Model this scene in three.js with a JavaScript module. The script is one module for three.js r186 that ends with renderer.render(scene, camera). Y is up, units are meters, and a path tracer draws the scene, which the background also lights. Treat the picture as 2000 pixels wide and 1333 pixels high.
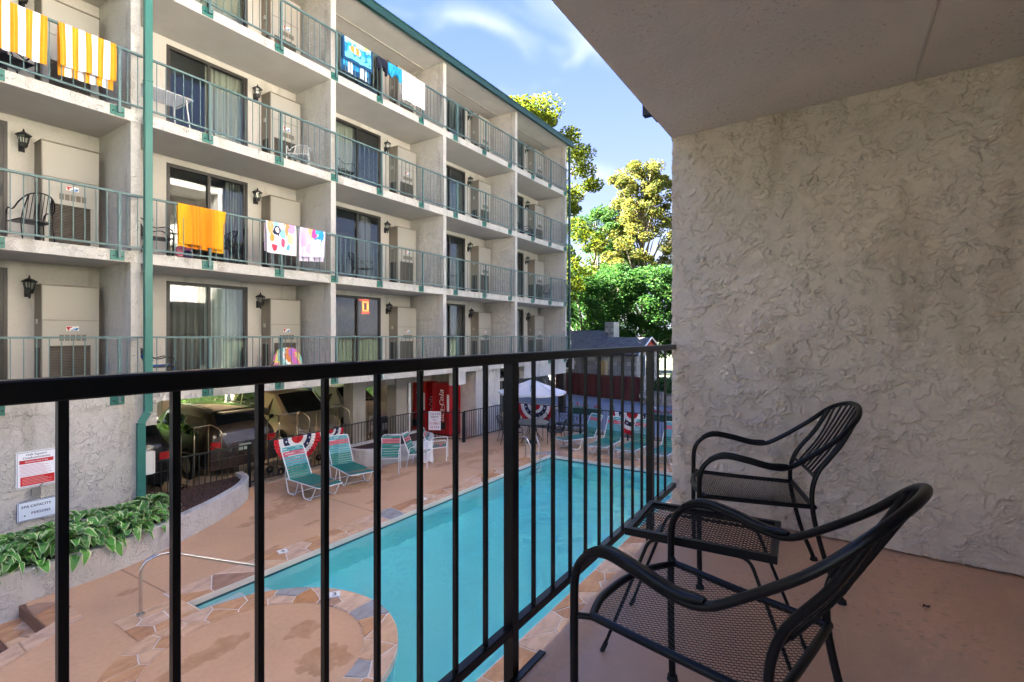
import * as THREE from 'three';
import { mergeGeometries, toCreasedNormals } from 'three/addons/utils/BufferGeometryUtils.js';

// ---------------------------------------------------------------- camera, sky, sun, exposure
// world: x runs along the opposite facade, y is up, -z points from our balcony to that facade (w = -z); the pool deck is y = 0
const scene = new THREE.Scene();
const camera = new THREE.PerspectiveCamera(67.88, 2000 / 1333, 0.05, 400);
camera.position.set(0, 3.75, 0);
camera.rotation.y = -56.79 * Math.PI / 180;
camera.setViewOffset(2000, 1333, 0, 11, 2000, 1333);
const renderer = new THREE.WebGLRenderer({ antialias: true });
renderer.toneMapping = THREE.LinearToneMapping;
renderer.toneMappingExposure = 31.5;
renderer.shadowMap.enabled = true;
const SKY = 0.055, SUN = 5;

let seed = 7;
const rnd = () => { seed = (seed * 1664525 + 1013904223) >>> 0; return seed / 4294967296; };
const rr = (a, b) => a + (b - a) * rnd();
const clamp = (x, a = 0, b = 1) => Math.min(b, Math.max(a, x));
const sm = (a, b, x) => { const t = clamp((x - a) / (b - a)); return t * t * (3 - 2 * t); };
const lerp = (a, b, t) => a + (b - a) * t;
const PERM = (() => { const p = [...Array(256).keys()]; for (let i = 255; i > 0; i--) { const j = Math.floor(rnd() * (i + 1)); [p[i], p[j]] = [p[j], p[i]]; } return [...p, ...p]; })();
const GX = [], GY = []; for (let i = 0; i < 256; i++) { const a = i / 256 * Math.PI * 2 * 17; GX.push(Math.cos(a)); GY.push(Math.sin(a)); }
function pn(x, y, per = 256) {                       // periodic gradient noise, about -0.7 .. 0.7
  const xi = Math.floor(x), yi = Math.floor(y), fx = x - xi, fy = y - yi;
  const a = ((xi % per) + per) % per, b = (a + 1) % per, c = ((yi % per) + per) % per, d = (c + 1) % per;
  const u = fx * fx * fx * (fx * (fx * 6 - 15) + 10), v = fy * fy * fy * (fy * (fy * 6 - 15) + 10);
  const g = (p, q, X, Y) => { const h = PERM[PERM[p & 255] + (q & 255)]; return GX[h] * X + GY[h] * Y; };
  return lerp(lerp(g(a, c, fx, fy), g(b, c, fx - 1, fy), u), lerp(g(a, d, fx, fy - 1), g(b, d, fx - 1, fy - 1), u), v);
}
function fbm(x, y, oct = 4, per = 256) { let s = 0, a = 1; for (let i = 0; i < oct; i++) { s += a * pn(x, y, per); x *= 2; y *= 2; per *= 2; a *= 0.5; } return s; }

{ // sky: clear air with high streaky cloud, the same all round
  const W = 1024, H = 512, d = new Float32Array(W * H * 4);
  for (let j = 0; j < H; j++) for (let i = 0; i < W; i++) {
    const el = (j + 0.5) / H * Math.PI - Math.PI / 2, az = (i + 0.5) / W * Math.PI * 2 - Math.PI;
    const y = Math.sin(el), c = Math.cos(el), x = c * Math.cos(az), z = c * Math.sin(az), up = Math.max(y, 0);
    const t = Math.pow(up, 0.42);
    let col = [lerp(0.92, 0.01, t), lerp(1.0, 0.16, t), lerp(1.12, 0.78, t)];
    const k = 1 / (up + 0.22), px = (x * 0.9 + z * 0.44) * k, pz = (-x * 0.44 + z * 0.9) * k;
    const wx = fbm(px * 1.3 + 9, pz * 1.3 + 4, 3) * 0.9;
    const n = fbm(px * 0.75 + wx + 3, pz * 2.3 + wx * 0.7 + 8, 6), n2 = fbm(px * 0.5 + 31, pz * 0.6 + 12, 4);
    const m = clamp(sm(0.0, 0.62, n + n2 * 0.6 + 0.06) * 0.85 + 0.12 * sm(0.3, 0, up));
    col = col.map((v, q) => lerp(v, [1.12, 1.15, 1.2][q], m * sm(-0.02, 0.04, y)));
    if (y < 0) col = [0.32, 0.30, 0.26];
    d.set([col[0], col[1], col[2], 1], (j * W + i) * 4);
  }
  const sky = new THREE.DataTexture(d, W, H, THREE.RGBAFormat, THREE.FloatType);
  sky.mapping = THREE.EquirectangularReflectionMapping; sky.magFilter = sky.minFilter = THREE.LinearFilter; sky.needsUpdate = true;
  scene.background = sky; scene.environment = sky;
  scene.backgroundIntensity = scene.environmentIntensity = SKY;
}
const sun = new THREE.DirectionalLight(0xfffaf1, SUN);
sun.position.set(-0.30 * 80 + 10, 54.5, -0.954 * 80 - 8); sun.target.position.set(10, 0, -8);
sun.castShadow = true; sun.shadow.mapSize.set(4096, 4096);
Object.assign(sun.shadow.camera, { left: -55, right: 55, top: 40, bottom: -40, near: 1, far: 220 });
scene.add(sun, sun.target);

// ---------------------------------------------------------------- textures
function tex(S, T, fn, { srgb = true, rep = [1, 1] } = {}) {
  const d = new Uint8Array(S * T * 4);
  for (let j = 0; j < T; j++) for (let i = 0; i < S; i++) {
    const c = fn((i + 0.5) / S, (j + 0.5) / T), o = (j * S + i) * 4;
    if (typeof c === 'number') d[o] = d[o + 1] = d[o + 2] = clamp(c) * 255; else { d[o] = clamp(c[0]) * 255; d[o + 1] = clamp(c[1]) * 255; d[o + 2] = clamp(c[2]) * 255; }
    d[o + 3] = 255;
  }
  const t = new THREE.DataTexture(d, S, T); t.wrapS = t.wrapT = THREE.RepeatWrapping; t.magFilter = THREE.LinearFilter; t.minFilter = THREE.LinearMipmapLinearFilter; t.generateMipmaps = true;
  if (srgb) t.colorSpace = THREE.SRGBColorSpace; t.repeat.set(...rep); t.needsUpdate = true; return t;
}
function canvasTex(w, h, draw) {
  const c = document.createElement('canvas'); c.width = w; c.height = h; draw(c.getContext('2d'), w, h);
  const t = new THREE.CanvasTexture(c); t.colorSpace = THREE.SRGBColorSpace; t.magFilter = THREE.LinearFilter; return t;
}
const s2 = (l) => l <= 0.0031308 ? l * 12.92 : 1.055 * Math.pow(l, 1 / 2.4) - 0.055;   // linear -> srgb
const lin = (r, g, b) => [s2(r), s2(g), s2(b)];
// trowelled stucco: flat smeared patches with torn, raised edges
function stuccoHeight(x, y, per, k) {
  const wx = fbm(x * 1.5 + 3, y * 1.5, 3, per * 1.5 | 0) * 0.8, wy = fbm(x * 1.5, y * 1.5 + 7, 3, per * 1.5 | 0) * 0.8;
  const a = fbm(x * 1 + wx, y * 1.7 + wy, 4, per), b = fbm(x * 2 + wy * 1.4 + 11, y * 2 + wx * 1.4 + 5, 4, per * 2), c = fbm(x * 4 + wx * 2 + 31, y * 4 + wy * 2 + 15, 4, per * 4);
  const m = pn(x * 1.5 + 20, y * 1.5 + 40, per * 1.5 | 0), m2 = pn(x * 2 + 70, y * 2 + 10, per * 2), m3 = pn(x * 1 + 55, y * 1 + 23, per);
  const edge = (v, w, s) => v > 0 ? Math.exp(-v / w) : Math.exp(v / s);            // steep outside, soft inside
  const j = fbm(x * 9, y * 9, 3, per * 9), torn = j * 0.10;
  const flake = (v, g, wdt) => sm(0.0, 0.035, -v) * g + edge(v, 0.014, wdt) * g * 1.1;
  let h = 0.12 + 0.08 * pn(x * 0.5 + 3, y * 0.5 + 1, per * 0.5 | 0);
  h += 0.22 * flake(a + 0.05 + torn, sm(-0.3, 0.2, m), 0.07);
  h += 0.20 * flake(b - 0.06 + torn * 1.2, sm(-0.25, 0.2, m2), 0.09);
  h += 0.14 * flake(c - 0.05 + torn * 1.4, sm(-0.2, 0.2, m3) * sm(-0.35, 0.1, m2), 0.10);
  h += 0.06 * fbm(x * 14, y * 14, 3, per * 14) + 0.035 * k * pn(x * 60, y * 60, per * 60);
  return h;
}
const T_stucco = tex(2048, 2048, (u, v) => stuccoHeight(u * 8, v * 8, 8, 1), { srgb: false, rep: [1 / 2.6, 1 / 2.6] });
const T_stuccoB = (() => { const t = T_stucco.clone(); t.repeat.set(1 / 3.4, 1 / 3.4); t.offset.set(0.37, 0.61); t.needsUpdate = true; return t; })();
const T_stuccoC = (() => { const t = T_stucco.clone(); t.repeat.set(1 / 1.15, 1 / 1.15); t.offset.set(0.11, 0.27); t.needsUpdate = true; return t; })();
const T_fine = tex(512, 512, (u, v) => 0.5 + 0.35 * fbm(u * 32, v * 32, 3, 32) + 0.25 * pn(u * 128, v * 128, 128), { srgb: false, rep: [1 / 0.8, 1 / 0.8] });
const mottle = (base, amp, f = 4, sp = 0.05) => (u, v) => {
  const n = fbm(u * f, v * f, 5, f) * amp + fbm(u * 48 + 5, v * 48, 2, 48) * sp;
  return lin(base[0] * (1 + n), base[1] * (1 + n * 1.05), base[2] * (1 + n * 1.1));
};
const T_wall = tex(1024, 1024, (u, v) => { const n = fbm(u * 3, v * 3, 5, 3) * 0.09 + fbm(u * 60, v * 60, 2, 60) * 0.05, st = sm(0.25, 0.6, fbm(u * 9 + 8, v * 2, 4, 9)) * 0.15; return lin(0.96 * (1 + n) - st, 0.955 * (1 + n) - st * 1.1, 0.945 * (1 + n) - st * 1.3); }, { rep: [1 / 3.1, 1 / 3.1] });
const T_ceil = tex(1024, 1024, (u, v) => { const n = fbm(u * 4, v * 4, 5, 4) * 0.07, s = sm(0.34, 0.5, fbm(u * 110, v * 110, 2, 110)) * 0.3 * sm(-0.2, 0.3, fbm(u * 5 + 4, v * 5, 2, 5)); return lin(0.95 * (1 + n) - s, 0.95 * (1 + n) - s, 0.95 * (1 + n) - s); }, { rep: [1 / 2.2, 1 / 2.2] });
const T_stone = tex(512, 512, (u, v) => { const n = fbm(u * 4, v * 10, 5, 4) * 0.28 + fbm(u * 40, v * 40, 2, 40) * 0.10; return lin(0.92 * (1 + n), 0.90 * (1 + n * 1.2), 0.88 * (1 + n * 1.3)); }, { rep: [1 / 1.1, 1 / 1.1] });
const T_asphalt = tex(512, 512, (u, v) => { const n = 0.25 * fbm(u * 5, v * 5, 4, 5) + 0.35 * pn(u * 150, v * 150, 150); return lin(0.92 * (1 + n), 0.92 * (1 + n), 0.95 * (1 + n)); }, { rep: [1 / 3, 1 / 3] });
const T_mulch = tex(512, 512, (u, v) => { const n = fbm(u * 40, v * 24, 3, 8); const k = clamp(0.45 + n * 0.9); return lin(0.14 * k, 0.075 * k, 0.055 * k); }, { rep: [1, 1] });
const T_grass = tex(512, 512, (u, v) => { const n = fbm(u * 40, v * 40, 3, 40), m = fbm(u * 4, v * 4, 3, 4); const k = 0.75 + n * 0.5 + m * 0.3; return lin(0.06 * k + 0.02 * clamp(m), 0.12 * k, 0.025 * k); }, { rep: [1 / 4, 1 / 4] });
const T_shingle = tex(512, 512, (u, v) => { const row = Math.floor(v * 16), f = v * 16 - row, cx = Math.floor(u * 12 + (row % 2) * 0.5), n = pn(cx * 3.1 + 0.5, row * 2.7 + 0.3) * 0.5; const k = (0.75 + n + 0.3 * pn(u * 90, v * 90, 90)) * (f < 0.12 ? 0.55 : 1); return lin(0.17 * k, 0.155 * k, 0.15 * k); }, { rep: [1 / 2.4, 1 / 2.4] });
const T_ripple = tex(512, 512, (u, v) => 0.5 + 0.35 * fbm(u * 5, v * 5, 3, 5) + 0.08 * pn(u * 24, v * 24, 24), { srgb: false, rep: [1 / 2.6, 1 / 2.6] });
const T_bark = tex(256, 256, (u, v) => { const n = fbm(u * 16, v * 3, 4, 16); return lin(0.16 * (1 + n), 0.13 * (1 + n), 0.10 * (1 + n)); }, { rep: [1, 0.5] });
// pool deck: tan stained concrete with damp brown patches where water has dried; sheet covers u -6..18, w -4..14
const STAINS = [[3.05, 6.25, .55, .16], [3.95, 5.75, .22, .17], [3.72, 5.05, .30, .26], [3.0, 4.75, .12, .08], [2.85, 4.35, .45, .30], [6.35, 10.05, .60, .26], [6.9, 10.4, .5, .2], [8.3, 10.0, .55, .24], [8.7, 10.35, .4, .15], [5.55, 9.9, .22, .09], [9.6, 9.95, .6, .16], [12.4, 9.9, .5, .35], [13.2, 9.6, .55, .3], [12.0, 9.2, .4, .16], [14.4, 9.35, .6, .25], [11.2, 9.75, .4, .15], [3.15, 8.75, .16, .07], [4.9, 8.35, .42, .14], [4.1, 8.2, .3, .07], [7.9, 8.9, .3, .07], [6.3, 8.9, .18, .06], [15.3, 10.2, .5, .3], [7.2, 10.75, .6, .25], [9.3, 10.6, .5, .25]];
const T_deck = tex(2048, 1536, (s, t) => {
  const u = s * 24 - 6, w = t * 18 - 4;
  let n = fbm(u * 0.9, w * 0.9, 5) * 0.10 + fbm(u * 16, w * 16, 3) * 0.07, stain = 0;
  for (const [a, b, ra, rb] of STAINS) { const dx = (u - a) / ra, dy = (w - b) / rb, q = dx * dx + dy * dy; if (q < 4) { const e = q + fbm(u * 4 + a * 7, w * 6 + b * 3, 4) * 1.5; stain = Math.max(stain, sm(1.15, 0.78, e) * (0.75 + 0.5 * fbm(u * 7, w * 7, 3))); } }
  { const ln = (a, b, c, d) => { const L = Math.hypot(c - a, d - b), t = clamp(((u - a) * (c - a) + (w - b) * (d - b)) / L / L), q = Math.hypot(u - a - t * (c - a), w - b - t * (d - b)) + 0.004 * pn(u * 8, w * 8); return sm(0.016, 0.004, q); }; const cr = Math.max(ln(3.42, 8.22, 3.36, 9.7), ln(7.4, 8.25, 7.5, 12), ln(11.4, 8.25, 11.45, 11), ln(2.5, 5.6, -2, 5.2), ln(14.4, 8.2, 16.5, 10.8)); n -= cr * 0.55; }
  const fade = sm(0.1, 0.5, fbm(u * 0.5 + 9, w * 0.6 + 2, 3)) * 0.12;
  const c = [0.62 * (1 + n) + fade * .25, 0.37 * (1 + n) + fade * .22, 0.205 * (1 + n) + fade * .19], d = [0.40, 0.205, 0.08];
  return lin(...c.map((v, i) => lerp(v, d[i] * (1 + n * 2), clamp(stain) * 0.72)));
});
const T_floor = tex(1024, 1024, (u, v) => { const n = fbm(u * 3, v * 3, 5, 3), g = sm(0.05, 0.5, fbm(u * 2 + 9, v * 2 + 1, 4, 2)), f = pn(u * 150, v * 150, 150) * 0.05; const k = 1 + n * 0.16 + f - sm(0.30, 0.42, fbm(u * 70 + 3, v * 70, 2, 70)) * 0.22 * sm(-0.1, 0.3, n) + sm(0.02, 0.0, Math.abs(fbm(u * 5 + 4, v * 9 + 2, 3, 5))) * 0.10; return lin(0.74 * k + g * 0.02, 0.42 * k + g * 0.03, 0.25 * k + g * 0.03); }, { rep: [1 / 2.4, 1 / 2.4] });
const T_floorR = tex(512, 512, (u, v) => 0.42 + 0.14 * fbm(u * 4, v * 4, 4, 4) + 0.06 * pn(u * 60, v * 60, 60), { srgb: false, rep: [1 / 2.4, 1 / 2.4] });

// ---------------------------------------------------------------- materials (linear base colours)
function mat(r, g, b, o = {}) { const m = new THREE.MeshPhysicalMaterial({ roughness: 0.8, metalness: 0, side: THREE.DoubleSide, ...o }); m.color.setRGB(r, g, b); return m; }
const M = {
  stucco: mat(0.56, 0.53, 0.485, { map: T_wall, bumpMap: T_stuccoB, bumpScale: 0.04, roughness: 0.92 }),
  fascia: mat(0.60, 0.57, 0.53, { map: T_wall, bumpMap: T_stuccoB, bumpScale: 0.05, roughness: 0.92 }),  // lighter copy of the stucco, daylight on slab edges put into its colour
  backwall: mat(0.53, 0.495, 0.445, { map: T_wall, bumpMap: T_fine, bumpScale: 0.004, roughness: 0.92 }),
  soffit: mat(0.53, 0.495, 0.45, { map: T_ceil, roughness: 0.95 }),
  slabtop: mat(0.36, 0.30, 0.26, { roughness: 0.85 }),
  nearwall: mat(0.74, 0.645, 0.54, { map: T_wall, bumpMap: T_stucco, bumpScale: 0.032, roughness: 0.85 }),
  nearface: mat(0.74, 0.645, 0.54, { map: T_wall, bumpMap: T_stuccoC, bumpScale: 0.006, roughness: 0.8 }),
  nearceil: mat(0.77, 0.735, 0.67, { map: T_ceil, bumpMap: T_fine, bumpScale: 0.002, roughness: 0.95 }),
  nearfloor: mat(1, 1, 1, { map: T_floor, roughnessMap: T_floorR, roughness: 1, bumpMap: T_fine, bumpScale: 0.0008 }),
  deck: mat(1, 1, 1, { map: T_deck, roughness: 0.75, bumpMap: T_fine, bumpScale: 0.002 }),
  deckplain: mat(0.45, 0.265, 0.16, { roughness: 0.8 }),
  concrete: mat(0.42, 0.385, 0.33, { map: T_wall, bumpMap: T_fine, bumpScale: 0.003, roughness: 0.9 }),
  garagefloor: mat(0.50, 0.36, 0.23, { map: T_asphalt, roughness: 0.85 }),
  green: mat(0.030, 0.165, 0.130, { roughness: 0.45 }),
  greenrail: mat(0.095, 0.165, 0.158, { roughness: 0.5 }),
  darkgreen: mat(0.010, 0.052, 0.045, { roughness: 0.5 }),
  black: mat(0.0025, 0.0025, 0.003, { roughness: 0.3, specularIntensity: 0.7 }),
  blackchair: mat(0.003, 0.0032, 0.004, { roughness: 0.33, specularIntensity: 0.7 }),
  blackfence: mat(0.012, 0.016, 0.016, { roughness: 0.5 }),
  lampblack: mat(0.010, 0.009, 0.009, { roughness: 0.5 }),
  bronze: mat(0.028, 0.022, 0.018, { roughness: 0.45 }),
  glass: mat(0.93, 0.97, 0.96, { transmission: 1, thickness: 0, roughness: 0.02, ior: 1.5 }),
  carglass: mat(0.015, 0.018, 0.018, { roughness: 0.04 }),
  curtainA: mat(0.30, 0.285, 0.225, { roughness: 0.95 }), curtainB: mat(0.36, 0.37, 0.345, { roughness: 0.95 }), curtainC: mat(0.14, 0.13, 0.115, { roughness: 0.95 }),
  room: mat(0.22, 0.19, 0.16, { roughness: 0.9 }),
  acpanel: mat(0.36, 0.335, 0.285, { roughness: 0.55 }), acside: mat(0.24, 0.205, 0.16, { roughness: 0.6 }), acgrille: mat(0.14, 0.115, 0.085, { roughness: 0.6 }), acdark: mat(0.05, 0.04, 0.03, { roughness: 0.7 }),
  shingle: mat(1, 1, 1, { map: T_shingle, roughness: 0.95 }),
  redroof: mat(0.30, 0.085, 0.05, { roughness: 0.9 }),
  chrome: mat(0.62, 0.60, 0.57, { metalness: 1, roughness: 0.18 }),
  brass: mat(0.62, 0.50, 0.33, { metalness: 1, roughness: 0.25 }),
  whitepaint: mat(0.78, 0.77, 0.74, { roughness: 0.5 }),
  white: mat(0.80, 0.80, 0.81, { roughness: 0.9 }),
  strapgreen: mat(0.015, 0.22, 0.155, { roughness: 0.45 }), strapteal: mat(0.10, 0.38, 0.37, { roughness: 0.45 }), strappink: mat(0.62, 0.13, 0.15, { roughness: 0.45 }), straptan: mat(0.36, 0.20, 0.12, { roughness: 0.5 }),
  red: mat(0.55, 0.012, 0.018, { roughness: 0.4 }), darkred: mat(0.55, 0.012, 0.018, { roughness: 0.4 }),
  navy: mat(0.012, 0.02, 0.075, { roughness: 0.9 }), clothred: mat(0.52, 0.015, 0.025, { roughness: 0.9 }), clothwhite: mat(0.78, 0.77, 0.75, { roughness: 0.9 }),
  plaster: mat(0.50, 0.98, 0.95, { roughness: 0.8 }), pooltile: mat(0.03, 0.16, 0.17, { roughness: 0.3 }), poolstep: mat(0.80, 0.86, 0.85, { roughness: 0.7 }),
  water: mat(0.96, 1, 1, { transmission: 1, thickness: 1, ior: 1.33, roughness: 0.0, bumpMap: T_ripple, bumpScale: 0.03, attenuationDistance: 7 }),
  mortar: mat(0.74, 0.66, 0.57, { roughness: 0.9 }),
  mulch: mat(1, 1, 1, { map: T_mulch, bumpMap: T_fine, bumpScale: 0.02, roughness: 1 }),
  grass: mat(1, 1, 1, { map: T_grass, roughness: 1 }),
  asphalt: mat(0.20, 0.20, 0.225, { map: T_asphalt, roughness: 0.85 }),
  bark: mat(1, 1, 1, { map: T_bark, roughness: 0.95 }),
  rubber: mat(0.012, 0.012, 0.012, { roughness: 0.8 }), rim: mat(0.45, 0.45, 0.46, { metalness: 1, roughness: 0.3 }),
  taillight: mat(0.45, 0.01, 0.01, { roughness: 0.15, clearcoat: 1 }), headlight: mat(0.7, 0.7, 0.7, { roughness: 0.1, metalness: 0.6, clearcoat: 1 }),
  steel: mat(0.28, 0.27, 0.25, { roughness: 0.5, metalness: 0.5 }),
};
M.water.attenuationColor = new THREE.Color().setRGB(0.18, 0.92, 0.88);
const STONES = [[0.62, 0.34, 0.16], [0.68, 0.44, 0.26], [0.52, 0.27, 0.13], [0.37, 0.36, 0.35], [0.70, 0.48, 0.32], [0.42, 0.25, 0.16], [0.60, 0.29, 0.11]].map((c) => mat(...c, { map: T_stone, bumpMap: T_fine, bumpScale: 0.003, roughness: 0.8 }));

// ---------------------------------------------------------------- geometry helpers; P(u, y, w) is a point, geometry is baked with uv in metres
const V = (x, y, z) => new THREE.Vector3(x, y, z), P = (u, y, w) => V(u, y, -w);
function clean(g) { g = g.index ? g.toNonIndexed() : g; for (const k of Object.keys(g.attributes)) if (!['position', 'normal', 'uv'].includes(k)) g.deleteAttribute(k); if (!g.attributes.normal) g.computeVertexNormals(); if (!g.attributes.uv) g.setAttribute('uv', new THREE.BufferAttribute(new Float32Array(g.attributes.position.count * 2), 2)); return g; }
function uvm(g) {                                       // uv in metres from the face's direction
  g = clean(g); const p = g.attributes.position, uv = g.attributes.uv, a = V(), b = V(), c = V();
  for (let i = 0; i < p.count; i += 3) {
    a.fromBufferAttribute(p, i); b.fromBufferAttribute(p, i + 1); c.fromBufferAttribute(p, i + 2);
    const n = b.clone().sub(a).cross(c.clone().sub(a)), X = Math.abs(n.x), Y = Math.abs(n.y), Z = Math.abs(n.z);
    [a, b, c].forEach((v, k) => Y >= X && Y >= Z ? uv.setXY(i + k, v.x, -v.z) : X >= Z ? uv.setXY(i + k, v.z, v.y) : uv.setXY(i + k, v.x, v.y));
  }
  return g;
}
const mg = (l) => l.length === 1 ? clean(l[0]) : mergeGeometries(l.map(clean));
function bx(x0, x1, y0, y1, z0, z1) { const g = new THREE.BoxGeometry(Math.abs(x1 - x0), Math.abs(y1 - y0), Math.abs(z1 - z0)); g.translate((x0 + x1) / 2, (y0 + y1) / 2, (z0 + z1) / 2); return uvm(g); }
const wb = (u0, u1, y0, y1, w0, w1) => bx(u0, u1, y0, y1, -w0, -w1);
function rod(a, b, r, n = 8, r2 = r) { const d = b.clone().sub(a), g = new THREE.CylinderGeometry(r2, r, d.length(), n); g.applyQuaternion(new THREE.Quaternion().setFromUnitVectors(V(0, 1, 0), d.clone().normalize())); g.translate(...a.clone().add(b).multiplyScalar(0.5).toArray()); return clean(g); }
function sq(a, b, t, t2 = t) { const d = b.clone().sub(a), g = new THREE.BoxGeometry(t, d.length(), t2); g.applyQuaternion(new THREE.Quaternion().setFromUnitVectors(V(0, 1, 0), d.clone().normalize())); g.translate(...a.clone().add(b).multiplyScalar(0.5).toArray()); return clean(g); }
function tube(pts, r, seg = 40, n = 8, tension = 0.5, closed = false) { return clean(new THREE.TubeGeometry(new THREE.CatmullRomCurve3(pts, closed, 'catmullrom', tension), seg, r, n, closed)); }
function bent(pts, r, fil = 0.04, n = 8, closed = false) {   // straight runs with rounded corners
  const cp = new THREE.CurvePath(), N = pts.length; let prev = pts[0];
  for (let i = 1; i < N - 1; i++) { const a = pts[i].clone().add(pts[i - 1].clone().sub(pts[i]).setLength(Math.min(fil, pts[i].distanceTo(pts[i - 1]) / 2.1))), b = pts[i].clone().add(pts[i + 1].clone().sub(pts[i]).setLength(Math.min(fil, pts[i].distanceTo(pts[i + 1]) / 2.1))); cp.add(new THREE.LineCurve3(prev, a)); cp.add(new THREE.QuadraticBezierCurve3(a, pts[i], b)); prev = b; }
  cp.add(new THREE.LineCurve3(prev, pts[N - 1]));
  const q = []; for (const c of cp.curves) { const k = c.isLineCurve3 ? 1 : 4; for (let i = 0; i < k; i++) q.push(c.getPoint(i / k)); } q.push(pts[N - 1].clone());
  return sweep(q, () => r, n);
}
function sweep(q, rad, n = 8, flat = 1) {               // tube through the given points exactly
  const pos = [], nor = [], rings = []; let up = null;
  q.forEach((p, i) => {
    const t = q[Math.min(i + 1, q.length - 1)].clone().sub(q[Math.max(i - 1, 0)]).normalize();
    if (!up) { up = Math.abs(t.y) > 0.9 ? V(1, 0, 0) : V(0, 1, 0); }
    const s = t.clone().cross(up).normalize(); up = s.clone().cross(t).normalize();
    const ring = []; for (let k = 0; k < n; k++) { const a = k / n * Math.PI * 2, d = s.clone().multiplyScalar(Math.cos(a)).add(up.clone().multiplyScalar(Math.sin(a) * flat)); ring.push([p.clone().add(d.clone().multiplyScalar(rad(i / (q.length - 1)))), d]); }
    rings.push(ring);
  });
  const put = (v) => { pos.push(...v[0].toArray()); nor.push(...v[1].clone().normalize().toArray()); };
  for (let i = 0; i + 1 < rings.length; i++) for (let k = 0; k < n; k++) { const a = rings[i][k], b = rings[i][(k + 1) % n], c = rings[i + 1][(k + 1) % n], d = rings[i + 1][k]; [a, c, b, a, d, c].forEach(put); }
  for (const [R, s] of [[rings[0], -1], [rings.at(-1), 1]]) { const t = (s < 0 ? q[0].clone().sub(q[1]) : q.at(-1).clone().sub(q.at(-2))).normalize(); for (let k = 1; k + 1 < n; k++) [R[0], R[k], R[k + 1]].forEach((v) => put([v[0], t])); }
  const g = new THREE.BufferGeometry(); g.setAttribute('position', new THREE.Float32BufferAttribute(pos, 3)); g.setAttribute('normal', new THREE.Float32BufferAttribute(nor, 3)); return clean(g);
}
const crv = (pts, n = 40, tension = 0.5) => new THREE.CatmullRomCurve3(pts, false, 'catmullrom', tension).getPoints(n);
function tris(list, colors) { const g = new THREE.BufferGeometry(); g.setAttribute('position', new THREE.Float32BufferAttribute(list.flatMap((v) => [v.x, v.y, v.z]), 3)); g.computeVertexNormals(); return clean(g); }
const quad = (a, b, c, d) => [a, b, c, a, c, d];
function prism(poly, y0, y1) {                          // poly: [[u, w] ...] -> solid between two heights
  const s = new THREE.Shape(poly.map(([u, w]) => new THREE.Vector2(u, w)));
  const g = new THREE.ExtrudeGeometry(s, { depth: y1 - y0, bevelEnabled: false }); g.rotateX(-Math.PI / 2); g.translate(0, y0, 0); return uvm(g);
}
function sheet(poly, y, holes = []) { const s = new THREE.Shape(poly.map(([u, w]) => new THREE.Vector2(u, w))); s.holes = holes.map((h) => new THREE.Path(h.map(([u, w]) => new THREE.Vector2(u, w)))); const g = new THREE.ShapeGeometry(s); g.rotateX(-Math.PI / 2); g.translate(0, y, 0); return uvm(g); }

// ---------------------------------------------------------------- object helpers
const taken = {};
function numbered(n) { const k = taken[n] = (taken[n] ?? -1) + 1; return k ? `${n}_${String(k).padStart(3, '0')}` : n; }
function tag(o, label, category, group, kind) { o.userData = { label, category }; if (group) o.userData.group = group; if (kind) o.userData.kind = kind; return o; }
function thing(name, label, category, group, u = 0, y = 0, w = 0, turn = 0) { const o = new THREE.Group(); o.name = numbered(name); scene.add(o); o.position.set(u, y, -w); o.rotation.y = turn; return tag(o, label, category, group); }
function mesh(name, geo, m) { const o = new THREE.Mesh(geo, m); o.name = name; o.castShadow = o.receiveShadow = true; return o; }
function part(parent, name, geo, m) { const o = mesh(name, geo, m); parent.add(o); return o; }
function single(name, geo, m, label, category, group) { const o = mesh(numbered(name), geo, m); scene.add(o); return tag(o, label, category, group); }
function structure(name, geo, m) { const o = mesh(numbered(name), geo, m); scene.add(o); o.userData = { kind: 'structure' }; return o; }
function sub(parent, name) { const o = new THREE.Group(); o.name = name; parent.add(o); return o; }
function rebase(o, u, y, w) { o.position.set(u, y, -w); for (const c of o.children) { c.position.x -= u; c.position.y -= y; c.position.z += w; } return o; }
function copy(o, label, u, y, w, turn) { const c = o.clone(); c.name = numbered(o.name.replace(/_\d\d\d$/, '')); c.userData = { ...o.userData, label }; scene.add(c); c.position.set(u, y, -w); if (turn !== undefined) c.rotation.y = turn; return c; }
const face = (du, dw) => Math.atan2(du, -dw);           // turn that points local +z along (du, dw)

// ---------------------------------------------------------------- the setting: ground, deck, pool
T_deck.repeat.set(1 / 24, 1 / 18); T_deck.offset.set(6 / 24, 4 / 18);
const arcPts = (cu, cw, r, a0, a1, n) => [...Array(n + 1).keys()].map((i) => { const a = a0 + (a1 - a0) * i / n; return [cu + r * Math.cos(a), cw + r * Math.sin(a)]; });
const RC = [3.33, 5.72], RO = 1.57, RI = 1.18, PU0 = 3.47, PU1 = 13.95, PW0 = 3.3, PW1 = 7.72;
const aHit = Math.acos((PU0 - RC[0]) / RO);
const poolPoly = [[PU0, PW1], ...arcPts(RC[0], RC[1], RO, aHit, -aHit, 28), [PU0, PW0], [PU1, PW0], [PU1, PW1]];
const WELL = [[2.2, 8.55], [2.2, 9.6], [-3, 9.6], [-3, 8.0], [1.25, 8.0]];
structure('pool_deck', sheet([[-6, -4], [18, -4], [18, 12.25], [-6, 12.25]], 0, [poolPoly, WELL]), M.deck);
structure('garage_floor', sheet([[-6, 12.25], [24, 12.25], [24, 20], [-6, 20]], 0.004), M.garagefloor);
structure('ground', sheet([[-300, -300], [300, -300], [300, 300], [-300, 300]], -0.08, [[[-6, -4], [24, -4], [24, 20], [-6, 20]]]), mat(0.05, 0.065, 0.03));
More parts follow.
